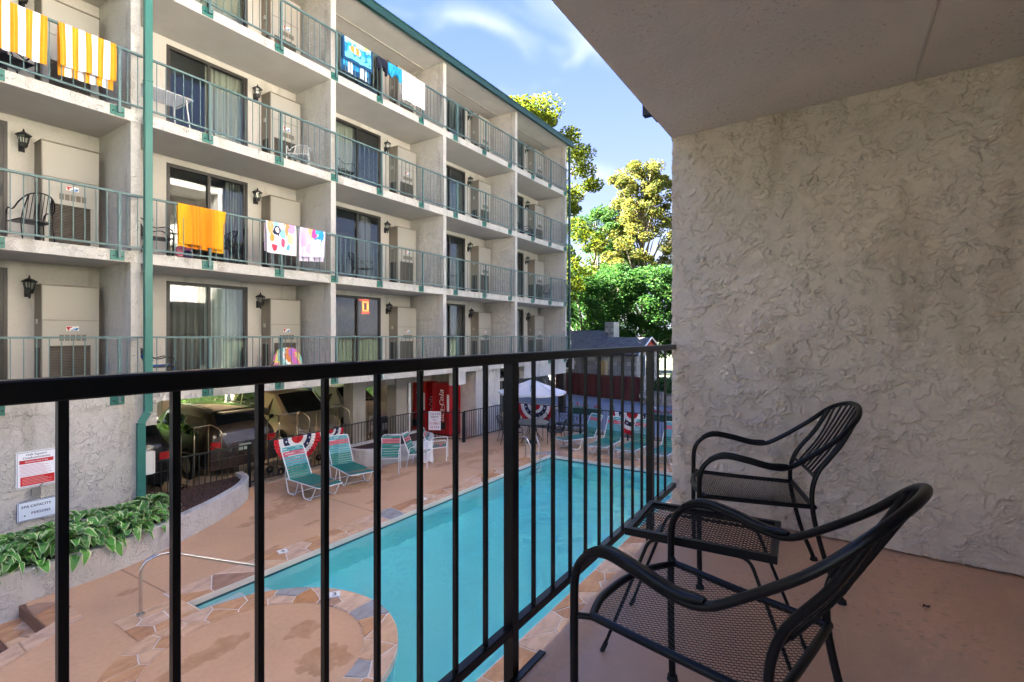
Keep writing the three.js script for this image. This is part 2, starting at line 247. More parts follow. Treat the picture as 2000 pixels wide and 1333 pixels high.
structure('road', sheet([[18, -60], [28.2, -60], [27.2, 8], [29.4, 16], [34, 40], [24, 40], [24, 12.2], [18, 12.2]], 0.002), M.asphalt);
structure('road_kerb', wb(17.95, 18.15, -0.08, 0.12, -20, 12.0), M.concrete);
{ // grass bank rising behind the carport
  const L = []; const n = 26, prof = [[19.6, -0.05], [20.4, 0.45], [22, 1.35], [25, 2.6], [30, 4.2], [40, 6.0]];
  const f = (i, k) => { const u = -14 + i * 44 / n; return P(u, prof[k][1] * (0.9 + 0.2 * pn(u * 0.3, k * 1.7)) , prof[k][0]); };
  for (let i = 0; i < n; i++) for (let k = 0; k + 1 < prof.length; k++) L.push(...quad(f(i, k), f(i + 1, k), f(i + 1, k + 1), f(i, k + 1)));
  structure('grass_bank', uvm(tris(L)), M.grass);
  const blade = []; for (let i = 0; i < 9000; i++) { const u = rr(2, 22), w = rr(19.8, 26), k = w < 20.4 ? 0.2 : 1, y = w < 22 ? lerp(-0.02, 1.35, (w - 19.6) / 2.4) : lerp(1.35, 2.6, (w - 22) / 3), a = rr(0, 6.28), h = rr(0.12, 0.3), s = 0.03; blade.push(P(u - s * Math.cos(a), y, w - s * Math.sin(a)), P(u + s * Math.cos(a), y, w + s * Math.sin(a)), P(u + rr(-0.1, 0.1), y + h, w + rr(-0.1, 0.1))); }
  const gb = single('bank_grass', tris(blade), mat(0.09, 0.20, 0.03, { roughness: 1, transmission: 0.3, thickness: 0 }), 'bright green grass growing on the bank behind the carport', 'grass'); gb.userData.kind = 'stuff';
}
// pool shell, water, steps
{
  const g = thing('swimming_pool', 'turquoise swimming pool with flagstone edge and a round inlet', 'pool');
  const walls = []; for (let i = 0; i < poolPoly.length; i++) { const a = poolPoly[i], b = poolPoly[(i + 1) % poolPoly.length]; walls.push(...quad(P(a[0], -2.2, a[1]), P(b[0], -2.2, b[1]), P(b[0], -0.155, b[1]), P(a[0], -0.155, a[1]))); }
  part(g, 'pool_wall', tris(walls), M.plaster);
  const tl = []; for (let i = 0; i < poolPoly.length; i++) { const a = poolPoly[i], b = poolPoly[(i + 1) % poolPoly.length]; tl.push(...quad(P(a[0], -0.155, a[1]), P(b[0], -0.155, b[1]), P(b[0], 0.001, b[1]), P(a[0], 0.001, a[1]))); }
  part(g, 'waterline_tile', tris(tl), M.pooltile);
  const grown = poolPoly.map(([u, w]) => { const du = u - 9, dw = w - 5.5; return [u + Math.sign(du) * 0.012, w + Math.sign(dw) * 0.012]; });
  const fl = sheet(grown, 0), p = fl.attributes.position; for (let i = 0; i < p.count; i++) p.setY(i, lerp(-1.0, -1.75, clamp((p.getX(i) - 4) / 9))); fl.computeVertexNormals();
  part(g, 'pool_floor', fl, M.plaster);
  part(g, 'water', prism(grown, -2.15, -0.105), M.water);
  const st = part(g, 'pool_step', wb(PU0, 4.2, -1.2, -0.26, 7.0, PW1 - 0.002), M.poolstep);
  for (const w of [7.45, 7.18]) part(st, 'step_marker', wb(4.02, 4.14, -0.26, -0.255, w, w + 0.1), M.pooltile);
  const s3 = part(g, 'pool_step', wb(4.2, 4.62, -1.2, -0.5, 7.0, PW1 - 0.002), M.poolstep);
  part(s3, 'step_marker', wb(4.45, 4.57, -0.5, -0.495, 7.32, 7.42), M.pooltile);
  rebase(g, 8.7, 0, 5.5);
}
// flagstones: Voronoi cells of a jittered grid, each stone its own mesh
function flagstones(parent, S, T, cell, map, top = 0.02, wrap = false) {
  const nx = Math.max(1, Math.round(S / cell)), ny = Math.max(1, Math.round(T / (cell * 0.72))), pts = [];
  for (let i = 0; i < nx; i++) for (let j = 0; j < ny; j++) if (rnd() < 0.9) pts.push([(i + 0.5 + (j % 2 ? 0.25 : -0.25) + rr(-0.3, 0.3)) * S / nx, (j + 0.5 + rr(-0.28, 0.28)) * T / ny]);
  const gap = 0.017;
  for (const a of pts) {
    let poly = [[wrap ? a[0] - 1 : 0, 0.006], [wrap ? a[0] + 1 : S, 0.006], [wrap ? a[0] + 1 : S, T - 0.006], [wrap ? a[0] - 1 : 0, T - 0.006]];
    for (const b0 of pts) for (const sh of wrap ? [-S, 0, S] : [0]) {
      const b = [b0[0] + sh, b0[1]]; if (b0 === a && sh === 0) continue; const dx = b[0] - a[0], dy = b[1] - a[1], L = Math.hypot(dx, dy); if (L > 1.2) continue;
      const nxn = dx / L, nyn = dy / L, off = L / 2 - gap / 2, out = [];
      for (let i = 0; i < poly.length; i++) { const p = poly[i], q = poly[(i + 1) % poly.length], dp = (p[0] - a[0]) * nxn + (p[1] - a[1]) * nyn - off, dq = (q[0] - a[0]) * nxn + (q[1] - a[1]) * nyn - off; if (dp <= 0) out.push(p); if (dp * dq < 0) { const t = dp / (dp - dq); out.push([p[0] + (q[0] - p[0]) * t, p[1] + (q[1] - p[1]) * t]); } }
      poly = out; if (poly.length < 3) break;
    }
    if (poly.length < 3) continue;
    const fine = []; poly.forEach((p, i) => { const q = poly[(i + 1) % poly.length]; fine.push(p); if (Math.hypot(q[0] - p[0], q[1] - p[1]) > 0.16) fine.push([(p[0] + q[0]) / 2, (p[1] + q[1]) / 2]); });
    const h = top + rr(-0.004, 0.004), W = fine.map((p) => map(p[0], p[1])), c = map(...fine.reduce((s, p) => [s[0] + p[0] / fine.length, s[1] + p[1] / fine.length], [0, 0]));
    const up = (p, dy) => V(p.x, p.y + dy, p.z), L = [];
    W.forEach((p, i) => { const q = W[(i + 1) % W.length], pi = p.clone().lerp(c, 0.04), qi = q.clone().lerp(c, 0.04); L.push(up(c, h), up(pi, h), up(qi, h), ...quad(up(pi, h), up(p, h - 0.006), up(q, h - 0.006), up(qi, h)), ...quad(up(p, h - 0.006), up(p, -0.012), up(q, -0.012), up(q, h - 0.006))); });
    const k = rnd(), m = STONES[k < 0.3 ? 0 : k < 0.55 ? 1 : k < 0.64 ? 2 : k < 0.72 ? 3 : k < 0.90 ? 4 : k < 0.94 ? 5 : 6];
    part(parent, 'flagstone', uvm(tris(L)), m);
  }
}
{
  const co = new THREE.Group(); co.name = 'pool_coping'; scene.add(co); co.userData = { kind: 'structure' };
  const CW = 0.52;
  part(co, 'mortar_bed', mg([wb(PU0 - 0.1, PU1 + 0.45, -0.075, 0.012, PW1 - 0.03, PW1 + CW), wb(PU1 - 0.03, PU1 + 0.45, -0.075, 0.0121, PW0 - 0.4, PW1 - 0.03), wb(PU0, PU1 - 0.03, -0.075, 0.0119, PW0 - CW, PW0 + 0.03)]), M.mortar);
  const ring = []; for (let i = 0; i < 96; i++) { const a = i / 96 * 2 * Math.PI, b = (i + 1) / 96 * 2 * Math.PI, q = (r, t, y) => P(RC[0] + r * Math.cos(t), y, RC[1] + r * Math.sin(t)); ring.push(...quad(q(RI, a, 0.012), q(RI, b, 0.012), q(RO + 0.025, b, 0.012), q(RO + 0.025, a, 0.012)), ...quad(q(RO + 0.025, a, -0.07), q(RO + 0.025, b, -0.07), q(RO + 0.025, b, 0.012), q(RO + 0.025, a, 0.012))); }
  part(co, 'mortar_bed', uvm(tris(ring)), M.mortar);
  flagstones(co, PU1 + 0.5 - PU0, CW + 0.02, 0.42, (s, t) => P(PU0 - 0.08 + s, 0, PW1 - 0.025 + t));
  flagstones(co, PW1 - PW0 + 0.3, 0.45, 0.42, (s, t) => P(PU1 - 0.025 + t, 0, PW0 - 0.38 + s));
  flagstones(co, PU1 - PU0 - 0.1, CW, 0.44, (s, t) => P(PU0 + 0.05 + s, 0, PW0 - CW + 0.02 + t));
  const rm = (RO + RI) / 2;
  flagstones(co, 2 * Math.PI * rm, RO - RI + 0.03, 0.36, (s, t) => { const a = s / rm, r = RI + t; return P(RC[0] + r * Math.cos(a), 0, RC[1] + r * Math.sin(a)); }, 0.02, true);
  // flagged apron joining the notch to the deck on the spa side
  flagstones(co, 0.75, 0.75, 0.40, (s, t) => P(2.68 + s, 0, 7.22 + t * 0.95));
  part(co, 'mortar_bed', sheet([[2.68, 7.22], [3.45, 7.22], [3.45, 7.95], [2.68, 7.95]], 0.0122), M.mortar);
}
{ // stairwell on the left: two flagged steps down beside the planter
  const st = new THREE.Group(); st.name = 'deck_steps'; scene.add(st); st.userData = { kind: 'structure' };
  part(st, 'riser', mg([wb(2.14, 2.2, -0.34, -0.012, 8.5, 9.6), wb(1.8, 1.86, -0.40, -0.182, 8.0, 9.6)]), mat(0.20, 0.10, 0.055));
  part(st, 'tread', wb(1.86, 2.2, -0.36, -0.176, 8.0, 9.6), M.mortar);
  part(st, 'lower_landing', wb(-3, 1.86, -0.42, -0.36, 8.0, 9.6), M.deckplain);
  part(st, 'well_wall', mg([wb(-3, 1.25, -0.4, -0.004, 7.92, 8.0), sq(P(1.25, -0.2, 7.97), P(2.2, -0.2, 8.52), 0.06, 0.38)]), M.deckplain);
  flagstones(st, 1.05, 0.34, 0.3, (s, t) => P(1.85 + t, -0.176, 8.5 + s));
  flagstones(st, 0.95, 0.36, 0.3, (s, t) => P(2.16 + t, 0, 8.45 + s));
  flagstones(st, 3.6, 0.34, 0.42, (s, t) => { const d = V(0.865, 0, 0.50); return P(2.52 - 0.865 * s + 0.5 * -t * 0.2 , 0, 8.46 - 0.50 * s + t * 0.9 - 0.02); });
}
// depth tiles set into the coping
for (const [txt, u, w, turn, lab] of [['3', 4.70, 6.13, -0.65, 'white depth tile reading 3 on the round coping'], ['4', 5.15, 8.10, -0.3, 'white depth tile with a dark numeral on the long coping'], ['7', 8.55, 8.02, -0.3, 'white depth tile far along the long coping']]) {
  const t = canvasTex(128, 128, (c) => { c.fillStyle = '#f1efe8'; c.fillRect(0, 0, 128, 128); c.strokeStyle = '#c9c5bb'; c.lineWidth = 5; c.strokeRect(2, 2, 124, 124); c.fillStyle = '#16181c'; c.font = 'bold 100px sans-serif'; c.textAlign = 'center'; c.fillText(txt, 64, 100); });
  const g = thing('depth_tile', lab, 'depth marker', 'pool depth tiles', u, 0.018, w, turn);
  part(g, 'tile_body', bx(-0.08, 0.08, -0.02, 0.010, -0.08, 0.08), M.white);
  const f = new THREE.PlaneGeometry(0.155, 0.155); f.rotateX(-Math.PI / 2); f.translate(0, 0.0125, 0); part(g, 'numeral_face', clean(f), mat(1, 1, 1, { map: t, roughness: 0.3 }));
}

// ---------------------------------------------------------------- our own building: the balcony we stand on and the storeys round it
{
  const b = thing('near_building', 'beige stucco condominium building whose balcony wall, floor and ceiling frame the view', 'building');
  const F = [2.57, 5.26, 7.95, 10.64], U0 = -1.0, U1 = 12.66;  // unseen left end made open so soft light reaches the balcony
  part(b, 'wall_core', prism([[3.53, 0.97], [3.72, 0.97], [3.72, -1.0], [3.45, -1.0]], 2.42, 5.11), M.nearwall);
  { // trowelled face of the wall, real relief that wraps round the end
    const nx = 520, ny = 600, pos = new Float32Array((nx + 1) * (ny + 1) * 3), uv = new Float32Array((nx + 1) * (ny + 1) * 2), idx = [];
    for (let i = 0; i <= nx; i++) for (let k = 0; k <= ny; k++) {
      const s = i / nx * 2.2, y = 2.579 + k / ny * 2.536; let q, n;                          // s runs round the end, then along the face
      if (s < 0.19) { q = [3.72 - s, 0.99]; n = [0, 1]; } else { const t = (s - 0.19) / 2.01; q = [lerp(3.53, 3.415, t), lerp(0.985, -1.0, t)]; n = s < 0.205 ? [-0.7, 0.7] : [-1, 0]; }
      const h = 0.034 * stuccoHeight(s * 8 / 1.6, (y - 2.5) * 8 / 1.6, 16, 0) - 0.006, o = (i * (ny + 1) + k);
      pos[o * 3] = q[0] + n[0] * h; pos[o * 3 + 1] = y; pos[o * 3 + 2] = -(q[1] + n[1] * h * 0.5); uv[o * 2] = s; uv[o * 2 + 1] = y;
      if (i < nx && k < ny) idx.push(o, o + ny + 1, o + ny + 2, o, o + ny + 2, o + 1);
    }
    const g = new THREE.BufferGeometry(); g.setAttribute('position', new THREE.BufferAttribute(pos, 3)); g.setAttribute('uv', new THREE.BufferAttribute(uv, 2)); g.setIndex(idx); g.computeVertexNormals();
    part(b, 'stucco_face', g, M.nearface);
  }
  part(b, 'balcony_floor', mg([wb(-1.0, 3.6, 2.36, 2.57, -1.0, 0.945)]), M.nearfloor);
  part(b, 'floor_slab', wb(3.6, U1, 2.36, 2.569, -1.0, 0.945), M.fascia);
  const ce = part(b, 'balcony_ceiling', wb(U0, U1, 5.11, 5.26, -1.0, 0.992), M.nearceil);
  part(ce, 'ceiling_seam', rod(P(1.08, 5.111, -0.34), P(3.49, 5.111, -0.31), 0.007, 6), M.nearceil);
  part(b, 'railing_plate', mg([wb(3.0, 3.24, 5.12, 5.26, 0.992, 1.006), wb(3.09, 3.14, 5.12, 5.6, 1.006, 1.05)]), M.black);
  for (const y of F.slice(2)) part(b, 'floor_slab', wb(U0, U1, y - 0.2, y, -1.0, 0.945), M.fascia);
  for (let k = 0; k < 4; k++) for (let i = 0; i <= 2; i++) { if (k === 0 && i === 0) continue; const u = 3.6 + 4.48 * i + (i === 2 ? 0 : 0); part(b, 'partition_wall', wb(u - 0.09, u + 0.09, F[k] + 0.001, F[k] + (k === 3 ? 2.4 : 2.48), -1.0, 0.93), M.fascia); }
  for (let k = 0; k < 4; k++) for (let i = -3; i <= 2; i++) {           // back walls; unseen door panes given pale curtain colour to bounce light
    const u = 3.6 + 4.48 * (i - 1), y0 = F[k], y1 = F[k] + (k === 3 ? 2.4 : 2.5); if (u + 4.48 > U1 + 0.1 || u < U0 - 0.5) continue;
    part(b, 'back_wall', mg([wb(u + 0.09, u + 1.0, y0, y1, -1.12, -1.0), wb(u + 2.9, u + 4.39, y0, y1, -1.12, -1.0), wb(u + 1.0, u + 2.9, y0 + 2.15, y1, -1.12, -1.0)]), k === 0 ? M.nearwall : M.fascia);
    const d = sub(b, 'sliding_door'); part(d, 'frame', mg([wb(u + 1.0, u + 1.06, y0, y0 + 2.15, -1.1, -1.03), wb(u + 2.84, u + 2.9, y0, y0 + 2.15, -1.1, -1.03), wb(u + 1.92, u + 1.99, y0, y0 + 2.15, -1.1, -1.03), wb(u + 1.06, u + 2.84, y0 + 2.09, y0 + 2.15, -1.1, -1.03)]), M.bronze); part(d, 'pane', wb(u + 1.06, u + 2.84, y0, y0 + 2.09, -1.075, -1.065), M.curtainB);
  }
  part(b, 'rear_block', wb(U0, U1, 0, 13.05, -9, -1.13), M.stucco);
  part(b, 'ground_storey_wall', wb(U0, U1, 0.0, 2.36, -1.6, -1.14), M.stucco);
  const rf = []; const e = (u, w, y) => P(u, y, w); const A = e(U0 - 0.3, 1.2, 13.05), B = e(U1 + 0.3, 1.2, 13.05), C = e(U1 + 0.3, -9.3, 13.05), D = e(U0 - 0.3, -9.3, 13.05), R1 = e(U0 + 4, -4, 14.6), R2 = e(U1 - 4, -4, 14.6);
  rf.push(...quad(A, B, R2, R1), B, C, R2, ...quad(C, D, R1, R2), D, A, R1, ...quad(A, D, C, B));
  part(b, 'roof', uvm(tris(rf)), M.redroof);
  for (const u of [1.5, 8]) part(b, 'chimney', wb(u, u + 0.8, 13.3, 15.2, -2.6, -1.8), M.concrete);
  rebase(b, 1.3, 0, -4);
}
// ---------------------------------------------------------------- black balcony railing
{
  const g = thing('balcony_railing', 'black metal baluster railing of the near balcony', 'railing');
  const W = 0.972, posts = [-1.56 + 0.52, -0.04, 1.48, 3.0];
  const rb = (u0, u1, y0, y1, w0, w1) => { const s = new THREE.Shape(), a = (w1 - w0) / 2, b = (y1 - y0) / 2, c = 0.003; s.moveTo(-a + c, -b); s.lineTo(a - c, -b); s.lineTo(a, -b + c); s.lineTo(a, b - c); s.lineTo(a - c, b); s.lineTo(-a + c, b); s.lineTo(-a, b - c); s.lineTo(-a, -b + c); const q = new THREE.ExtrudeGeometry(s, { depth: u1 - u0, bevelEnabled: false }); q.rotateY(Math.PI / 2); q.translate(u0, (y0 + y1) / 2, -(w0 + w1) / 2); return clean(q); };
  part(g, 'top_rail', rb(-1.0, 3.50, 3.654, 3.688, W - 0.019, W + 0.019), M.black);
  part(g, 'bottom_rail', rb(-1.0, 3.50, 2.712, 2.744, W - 0.017, W + 0.017), M.black);
  for (const u of posts.slice(1)) {
    const p = part(g, 'post', wb(u - 0.019, u + 0.019, 2.50, 3.6535, W - 0.019, W + 0.019), M.black);
    part(p, 'mounting_plate', mg([wb(u - 0.10, u + 0.16, 2.44, 2.578, 0.9455, 0.9495), wb(u - 0.10, u + 0.16, 2.5705, 2.577, 0.925, 0.9455)]), M.black);
    for (const du of [-0.07, 0.13]) part(p, 'bolt', rod(P(u + du, 2.51, 0.9495), P(u + du, 2.51, 0.965), 0.012, 6), M.black);
  }
  for (let k = 0; k < 3; k++) for (let i = 1; i < 10; i++) { const u = posts[k + 1] + i * 1.52 / 10; if (k === 2 && u > 3.45) continue; part(g, 'baluster', wb(u - 0.0064, u + 0.0064, 2.744, 3.654, W - 0.0064, W + 0.0064), M.black); }
  for (const u of [-0.04 - 0.152, -0.04 - 0.304, -0.04 - 0.456]) part(g, 'baluster', wb(u - 0.0064, u + 0.0064, 2.744, 3.654, W - 0.0064, W + 0.0064), M.black);
  part(g, 'side_rail', rb(0, 1.9, 3.654, 3.688, -0.019, 0.019).rotateY(Math.PI / 2).translate(-0.97, 0, 0.95), M.black);
  for (let i = 1; i < 13; i++) part(g, 'baluster', wb(-0.977, -0.964, 2.57, 3.654, 0.972 - i * 0.15, 0.985 - i * 0.15), M.black);
  rebase(g, 1.3, 2.57, W);
}
// ---------------------------------------------------------------- expanded metal sheet: real strands
function expanded(inside, x0, x1, z0, z1, yAt, px, pz, t = 0.0009) {
  const pos = []; const nx = Math.ceil((x1 - x0) / px), nz = Math.ceil((z1 - z0) / pz);
  const put = (a, b) => { // thin bar with a square section
    const dx = b[0] - a[0], dz = b[2] - a[2], l = Math.hypot(dx, dz), ox = -dz / l * t / 2, oz = dx / l * t / 2, h = t * 0.75;
    const A = [[a[0] + ox, a[1] + h, a[2] + oz], [a[0] - ox, a[1] + h, a[2] - oz], [a[0] - ox, a[1] - h, a[2] - oz], [a[0] + ox, a[1] - h, a[2] + oz]], B = A.map((p) => [p[0] + dx, p[1] + b[1] - a[1], p[2] + dz]);
    for (let k = 0; k < 4; k++) { const m = (k + 1) % 4; pos.push(...A[k], ...B[m], ...A[m], ...A[k], ...B[k], ...B[m]); }
  };
  for (let r = 0; r <= nz; r++) for (let i = 0; i < nx; i++) {
    const z = (i2) => z0 + (r + ((i2 + r) % 2 ? 0.46 : -0.46)) * pz, a = [x0 + i * px, 0, z(i)], b = [x0 + (i + 1) * px, 0, z(i + 1)];
    if (!inside((a[0] + b[0]) / 2, (a[2] + b[2]) / 2)) continue; a[1] = yAt(a[0], a[2]); b[1] = yAt(b[0], b[2]); put(a, b);
  }
  const g = new THREE.BufferGeometry(); g.setAttribute('position', new THREE.Float32BufferAttribute(pos, 3)); g.computeVertexNormals(); return clean(g);
}
function wireChair(label, u, y, w, turn) {              // local +z is the front of the seat
  const g = thing('patio_armchair', label, 'chair', 'black patio armchairs on the near balcony', u, y, w, turn);
  const H = 0.44, hw = 0.262;
  const half = (s) => [V(s * (hw + 0.004), 0.012, 0.245), V(s * hw, 0.22, 0.248), V(s * hw, 0.44, 0.248), V(s * hw, 0.56, 0.243), V(s * (hw + 0.002), 0.625, 0.205), V(s * (hw + 0.008), 0.652, 0.14), V(s * (hw + 0.014), 0.640, 0.05), V(s * (hw + 0.014), 0.616, -0.05), V(s * (hw + 0.008), 0.618, -0.12), V(s * (hw - 0.005), 0.665, -0.20), V(s * (hw - 0.02), 0.755, -0.32), V(s * 0.195, 0.842, -0.408), V(s * 0.10, 0.882, -0.45)];
  const path = crv([...half(1), V(0, 0.893, -0.462), ...half(-1).reverse()], 140);
  part(g, 'arm_frame', sweep(path, () => 0.0115, 10), M.blackchair);
  for (const s of [1, -1]) {
    const arm = crv(half(s).slice(4, 9), 26).map((p) => V(p.x, p.y + 0.0135, p.z));
    part(g, 'armrest', sweep(arm, (t) => 0.025 * Math.min(1, 0.55 + 4 * Math.min(t, 1 - t)), 10, 0.30), M.blackchair);
    const leg = crv([V(s * 0.225, 0.012, -0.345), V(s * 0.218, 0.2, -0.278), V(s * 0.212, H - 0.01, -0.232), V(s * 0.205, 0.58, -0.252), V(s * 0.20, 0.72, -0.345), V(s * 0.192, 0.842, -0.408)], 30);
    part(g, 'rear_leg', sweep(leg, () => 0.0108, 9), M.blackchair);
    for (const [x, z] of [[hw + 0.004, 0.245], [0.225, -0.345]]) { const f = new THREE.CylinderGeometry(0.016, 0.019, 0.018, 12); f.translate(s * x, 0.009, z); part(g, 'foot_cap', clean(f), M.rubber); }
    part(g, 'seat_bracket', rod(V(s * 0.222, H - 0.002, 0.205), V(s * hw, H + 0.004, 0.247), 0.009, 8), M.blackchair);
  }
  const xb = (x) => -0.255 + 0.0 * x, bar = crv([V(-0.206, 0.56, -0.248), V(0, 0.553, -0.262), V(0.206, 0.56, -0.248)], 12);
  part(g, 'back_bar', sweep(bar, () => 0.008, 8), M.blackchair);
  for (let i = 0; i < 8; i++) { const x = -0.155 + i * 0.31 / 7, t = x / 0.17; const top = V(x * 1.02, 0.889 - 0.040 * t * t, -0.460 + 0.043 * t * t); part(g, 'back_slat', sweep(crv([V(x, 0.556, -0.257), V(x * 1.0, 0.70, -0.355), top], 8), () => 0.0052, 6), M.blackchair); }
  const rim = [V(-0.226, H, 0.195), V(-0.221, H, 0.216), V(-0.13, H + 0.002, 0.252), V(0, H + 0.003, 0.266), V(0.13, H + 0.002, 0.252), V(0.221, H, 0.216), V(0.226, H, 0.195), V(0.216, H - 0.008, 0), V(0.207, H - 0.012, -0.222), V(0.200, H - 0.012, -0.238), V(0, H - 0.014, -0.24), V(-0.200, H - 0.012, -0.238), V(-0.207, H - 0.012, -0.222), V(-0.216, H - 0.008, 0)];
  const rc = new THREE.CatmullRomCurve3([...rim], true, 'catmullrom', 0.35).getPoints(90);
  part(g, 'seat_frame', sweep(rc, () => 0.0115, 8), M.blackchair);
  const inside = (x, z) => { const hx = lerp(0.207, 0.226, (z + 0.235) / 0.445); return Math.abs(x) < hx && z > -0.237 && z < 0.263 - 1.05 * x * x; };
  part(g, 'seat_mesh', expanded(inside, -0.232, 0.232, -0.24, 0.27, (x, z) => H + 0.004 - 0.018 * Math.max(0, 1 - (x * x) / 0.05) * Math.max(0, 1 - (z * z) / 0.06) - (z < 0 ? 0.012 * -z / 0.235 : 0), 0.0072, 0.0092), M.blackchair);
  g.scale.y = 0.955; return g;
}
wireChair('black wire armchair in front, closest to us on the near balcony', 1.441, 2.57, 0.311, face(0.22, 0.975));
wireChair('black wire armchair standing against the stucco wall, behind the mesh table', 2.78, 2.57, 0.40, face(-0.28, 0.96));
{
  const g = thing('mesh_side_table', 'low black mesh side table standing between the two wire armchairs', 'table', null, 1.975, 2.57, 0.435, 0.06);
  const H = 0.475, X = 0.178, Z = 0.248, ft = 0.02;
  part(g, 'frame', mg([bx(-X, X, H - 0.026, H, Z - ft, Z), bx(-X, X, H - 0.026, H, -Z, -Z + ft), bx(-X, -X + ft, H - 0.0261, H - 0.0001, -Z + ft, Z - ft), bx(X - ft, X, H - 0.0261, H - 0.0001, -Z + ft, Z - ft)]), M.blackchair);
  part(g, 'table_mesh', expanded((x, z) => Math.abs(x) < X - 0.015 && Math.abs(z) < Z - 0.015, -X, X, -Z, Z, () => H - 0.008, 0.0105, 0.0105, 0.0015), M.blackchair);
  for (const s of [1, -1]) part(g, 'leg', bent([V(s * 0.185, 0.008, 0.33), V(s * (X - 0.028), H - 0.034, 0.165), V(s * (X - 0.028), H - 0.034, -0.165), V(s * 0.185, 0.008, -0.33)], 0.0062, 0.035, 8), M.blackchair);
  for (const s of [1, -1]) for (const t of [1, -1]) part(g, 'foot_cap', rod(V(s * 0.186, 0.0, t * 0.334), V(s * 0.183, 0.035, t * 0.318), 0.0085, 8), M.rubber);
}

// ---------------------------------------------------------------- opposite building: four rows of balconies over a carport
const FL = [2.66, 5.345, 8.03, 10.715], TOPC = 12.98, WF = 11.3, WB = 12.85;
const PR = (k) => 4.24 + 4.48 * k;                         // right face of the partition at the right of bay k
const rowName = ['lowest balcony row', 'second balcony row up', 'third balcony row up', 'top balcony row'];
const bayName = ['bay left of downspout', 'first bay past downspout', 'second bay past downspout', 'third bay past downspout', 'end bay'];
const facade = thing('opposite_building', 'long cream stucco apartment building with four rows of recessed balconies above a carport', 'building');
{
  const U0 = -27.2, U1 = PR(4);
  FL.forEach((y, k) => {
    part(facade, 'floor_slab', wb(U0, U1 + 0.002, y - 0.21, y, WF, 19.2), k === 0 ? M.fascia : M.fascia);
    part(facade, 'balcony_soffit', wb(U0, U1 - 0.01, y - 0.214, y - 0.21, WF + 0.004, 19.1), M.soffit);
  });
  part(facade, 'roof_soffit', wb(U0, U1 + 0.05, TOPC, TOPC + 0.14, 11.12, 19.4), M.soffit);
  part(facade, 'soffit_batten', wb(U0, U1, TOPC - 0.02, TOPC, 12.17, 12.23), M.concrete);
  part(facade, 'added_wing', wb(U0, PR(-3), 0, TOPC, WF + 0.05, 19.04), M.stucco);  // unseen length of building added so no sun passes its left end
  FL.forEach((y, k) => {
    const y1 = k < 3 ? FL[k + 1] - 0.215 : TOPC - 0.001;
    for (let b = -2; b <= 4; b++) part(facade, 'partition_wall', wb(PR(b) - 0.16, PR(b), y + 0.001, y1, WF + 0.012, 19.05), M.stucco);
    for (let b = -2; b <= 4; b++) {
      const p = PR(b) - 0.16, dy = y + 2.33, d0 = p - 3.24, d1 = p - 1.37;
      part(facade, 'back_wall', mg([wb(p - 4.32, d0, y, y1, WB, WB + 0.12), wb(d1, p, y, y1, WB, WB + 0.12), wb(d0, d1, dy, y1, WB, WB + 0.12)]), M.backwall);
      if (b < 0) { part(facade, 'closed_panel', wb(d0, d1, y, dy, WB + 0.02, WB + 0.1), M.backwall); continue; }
      const door = sub(facade, 'sliding_door'), mid = (d0 + d1) / 2, fw = WB - 0.012, f = 0.055;
      part(door, 'frame', mg([wb(d0, d0 + f, y, dy, fw, fw + 0.1), wb(d1 - f, d1, y, dy, fw, fw + 0.1), wb(d0 + f, d1 - f, dy - f - 0.02, dy, fw, fw + 0.1), wb(d0 + f, d1 - f, y, y + 0.04, fw, fw + 0.1)]), M.bronze);
      part(door, 'sash', mg([wb(d0 + f, d0 + f + 0.04, y + 0.04, dy - f - 0.02, fw + 0.055, fw + 0.085), wb(mid - 0.01, mid + 0.05, y + 0.04, dy - f - 0.02, fw + 0.055, fw + 0.085), wb(d0 + f + 0.04, mid - 0.01, y + 0.04, y + 0.1, fw + 0.055, fw + 0.085)]), M.bronze);
      part(door, 'sash', mg([wb(mid - 0.04, mid + 0.02, y + 0.04, dy - f - 0.02, fw + 0.015, fw + 0.045), wb(d1 - f - 0.05, d1 - f, y + 0.04, dy - f - 0.02, fw + 0.015, fw + 0.045), wb(mid + 0.02, d1 - f - 0.05, y + 0.04, y + 0.1, fw + 0.015, fw + 0.045)]), M.bronze);
      part(door, 'pane', wb(d0 + f + 0.04, mid - 0.01, y + 0.1, dy - f - 0.02, fw + 0.069, fw + 0.071), M.glass);
      part(door, 'pane', wb(mid + 0.02, d1 - f - 0.05, y + 0.1, dy - f - 0.02, fw + 0.029, fw + 0.031), M.glass);
      const cu = (a, c, m) => { const L = [], n = 34; const q = (i, yy) => P(lerp(a, c, i / n), yy, WB + 0.24 + 0.028 * Math.sin(i * 1.15 + b) + 0.012 * Math.sin(i * 2.9)); for (let i = 0; i < n; i++) L.push(...quad(q(i, y + 0.03), q(i + 1, y + 0.03), q(i + 1, dy + 0.03), q(i, dy + 0.03))); part(door, 'curtain', tris(L), m); };
      const C = { '0,1': [[d0, mid, M.curtainC], [mid, d1, M.curtainB]], '1,1': [[mid + 0.5, d1, M.curtainC]], '2,1': [[mid + 0.02, d1, M.curtainA]], '3,1': [[d0, d1, M.curtainA]], '2,2': [[d0, mid, M.curtainA]], '1,2': [[mid + 0.1, d1 - 0.2, M.curtainC]], '0,3': [[mid, d1, M.curtainC]], '1,3': [[d0, mid, M.curtainC]], '0,4': [[d0, d1, M.curtainB]] }[k + ',' + b] ?? [];
      for (const c of C) cu(...c);
      part(door, 'door_handle', wb(d1 - f - 0.04, d1 - f - 0.01, y + 0.95, y + 1.15, fw - 0.01, fw + 0.015), M.lampblack);
    }
  });
  part(facade, 'rear_wall', wb(U0, U1, FL[0] + 0.001, TOPC, 19.05, 19.2), M.stucco);
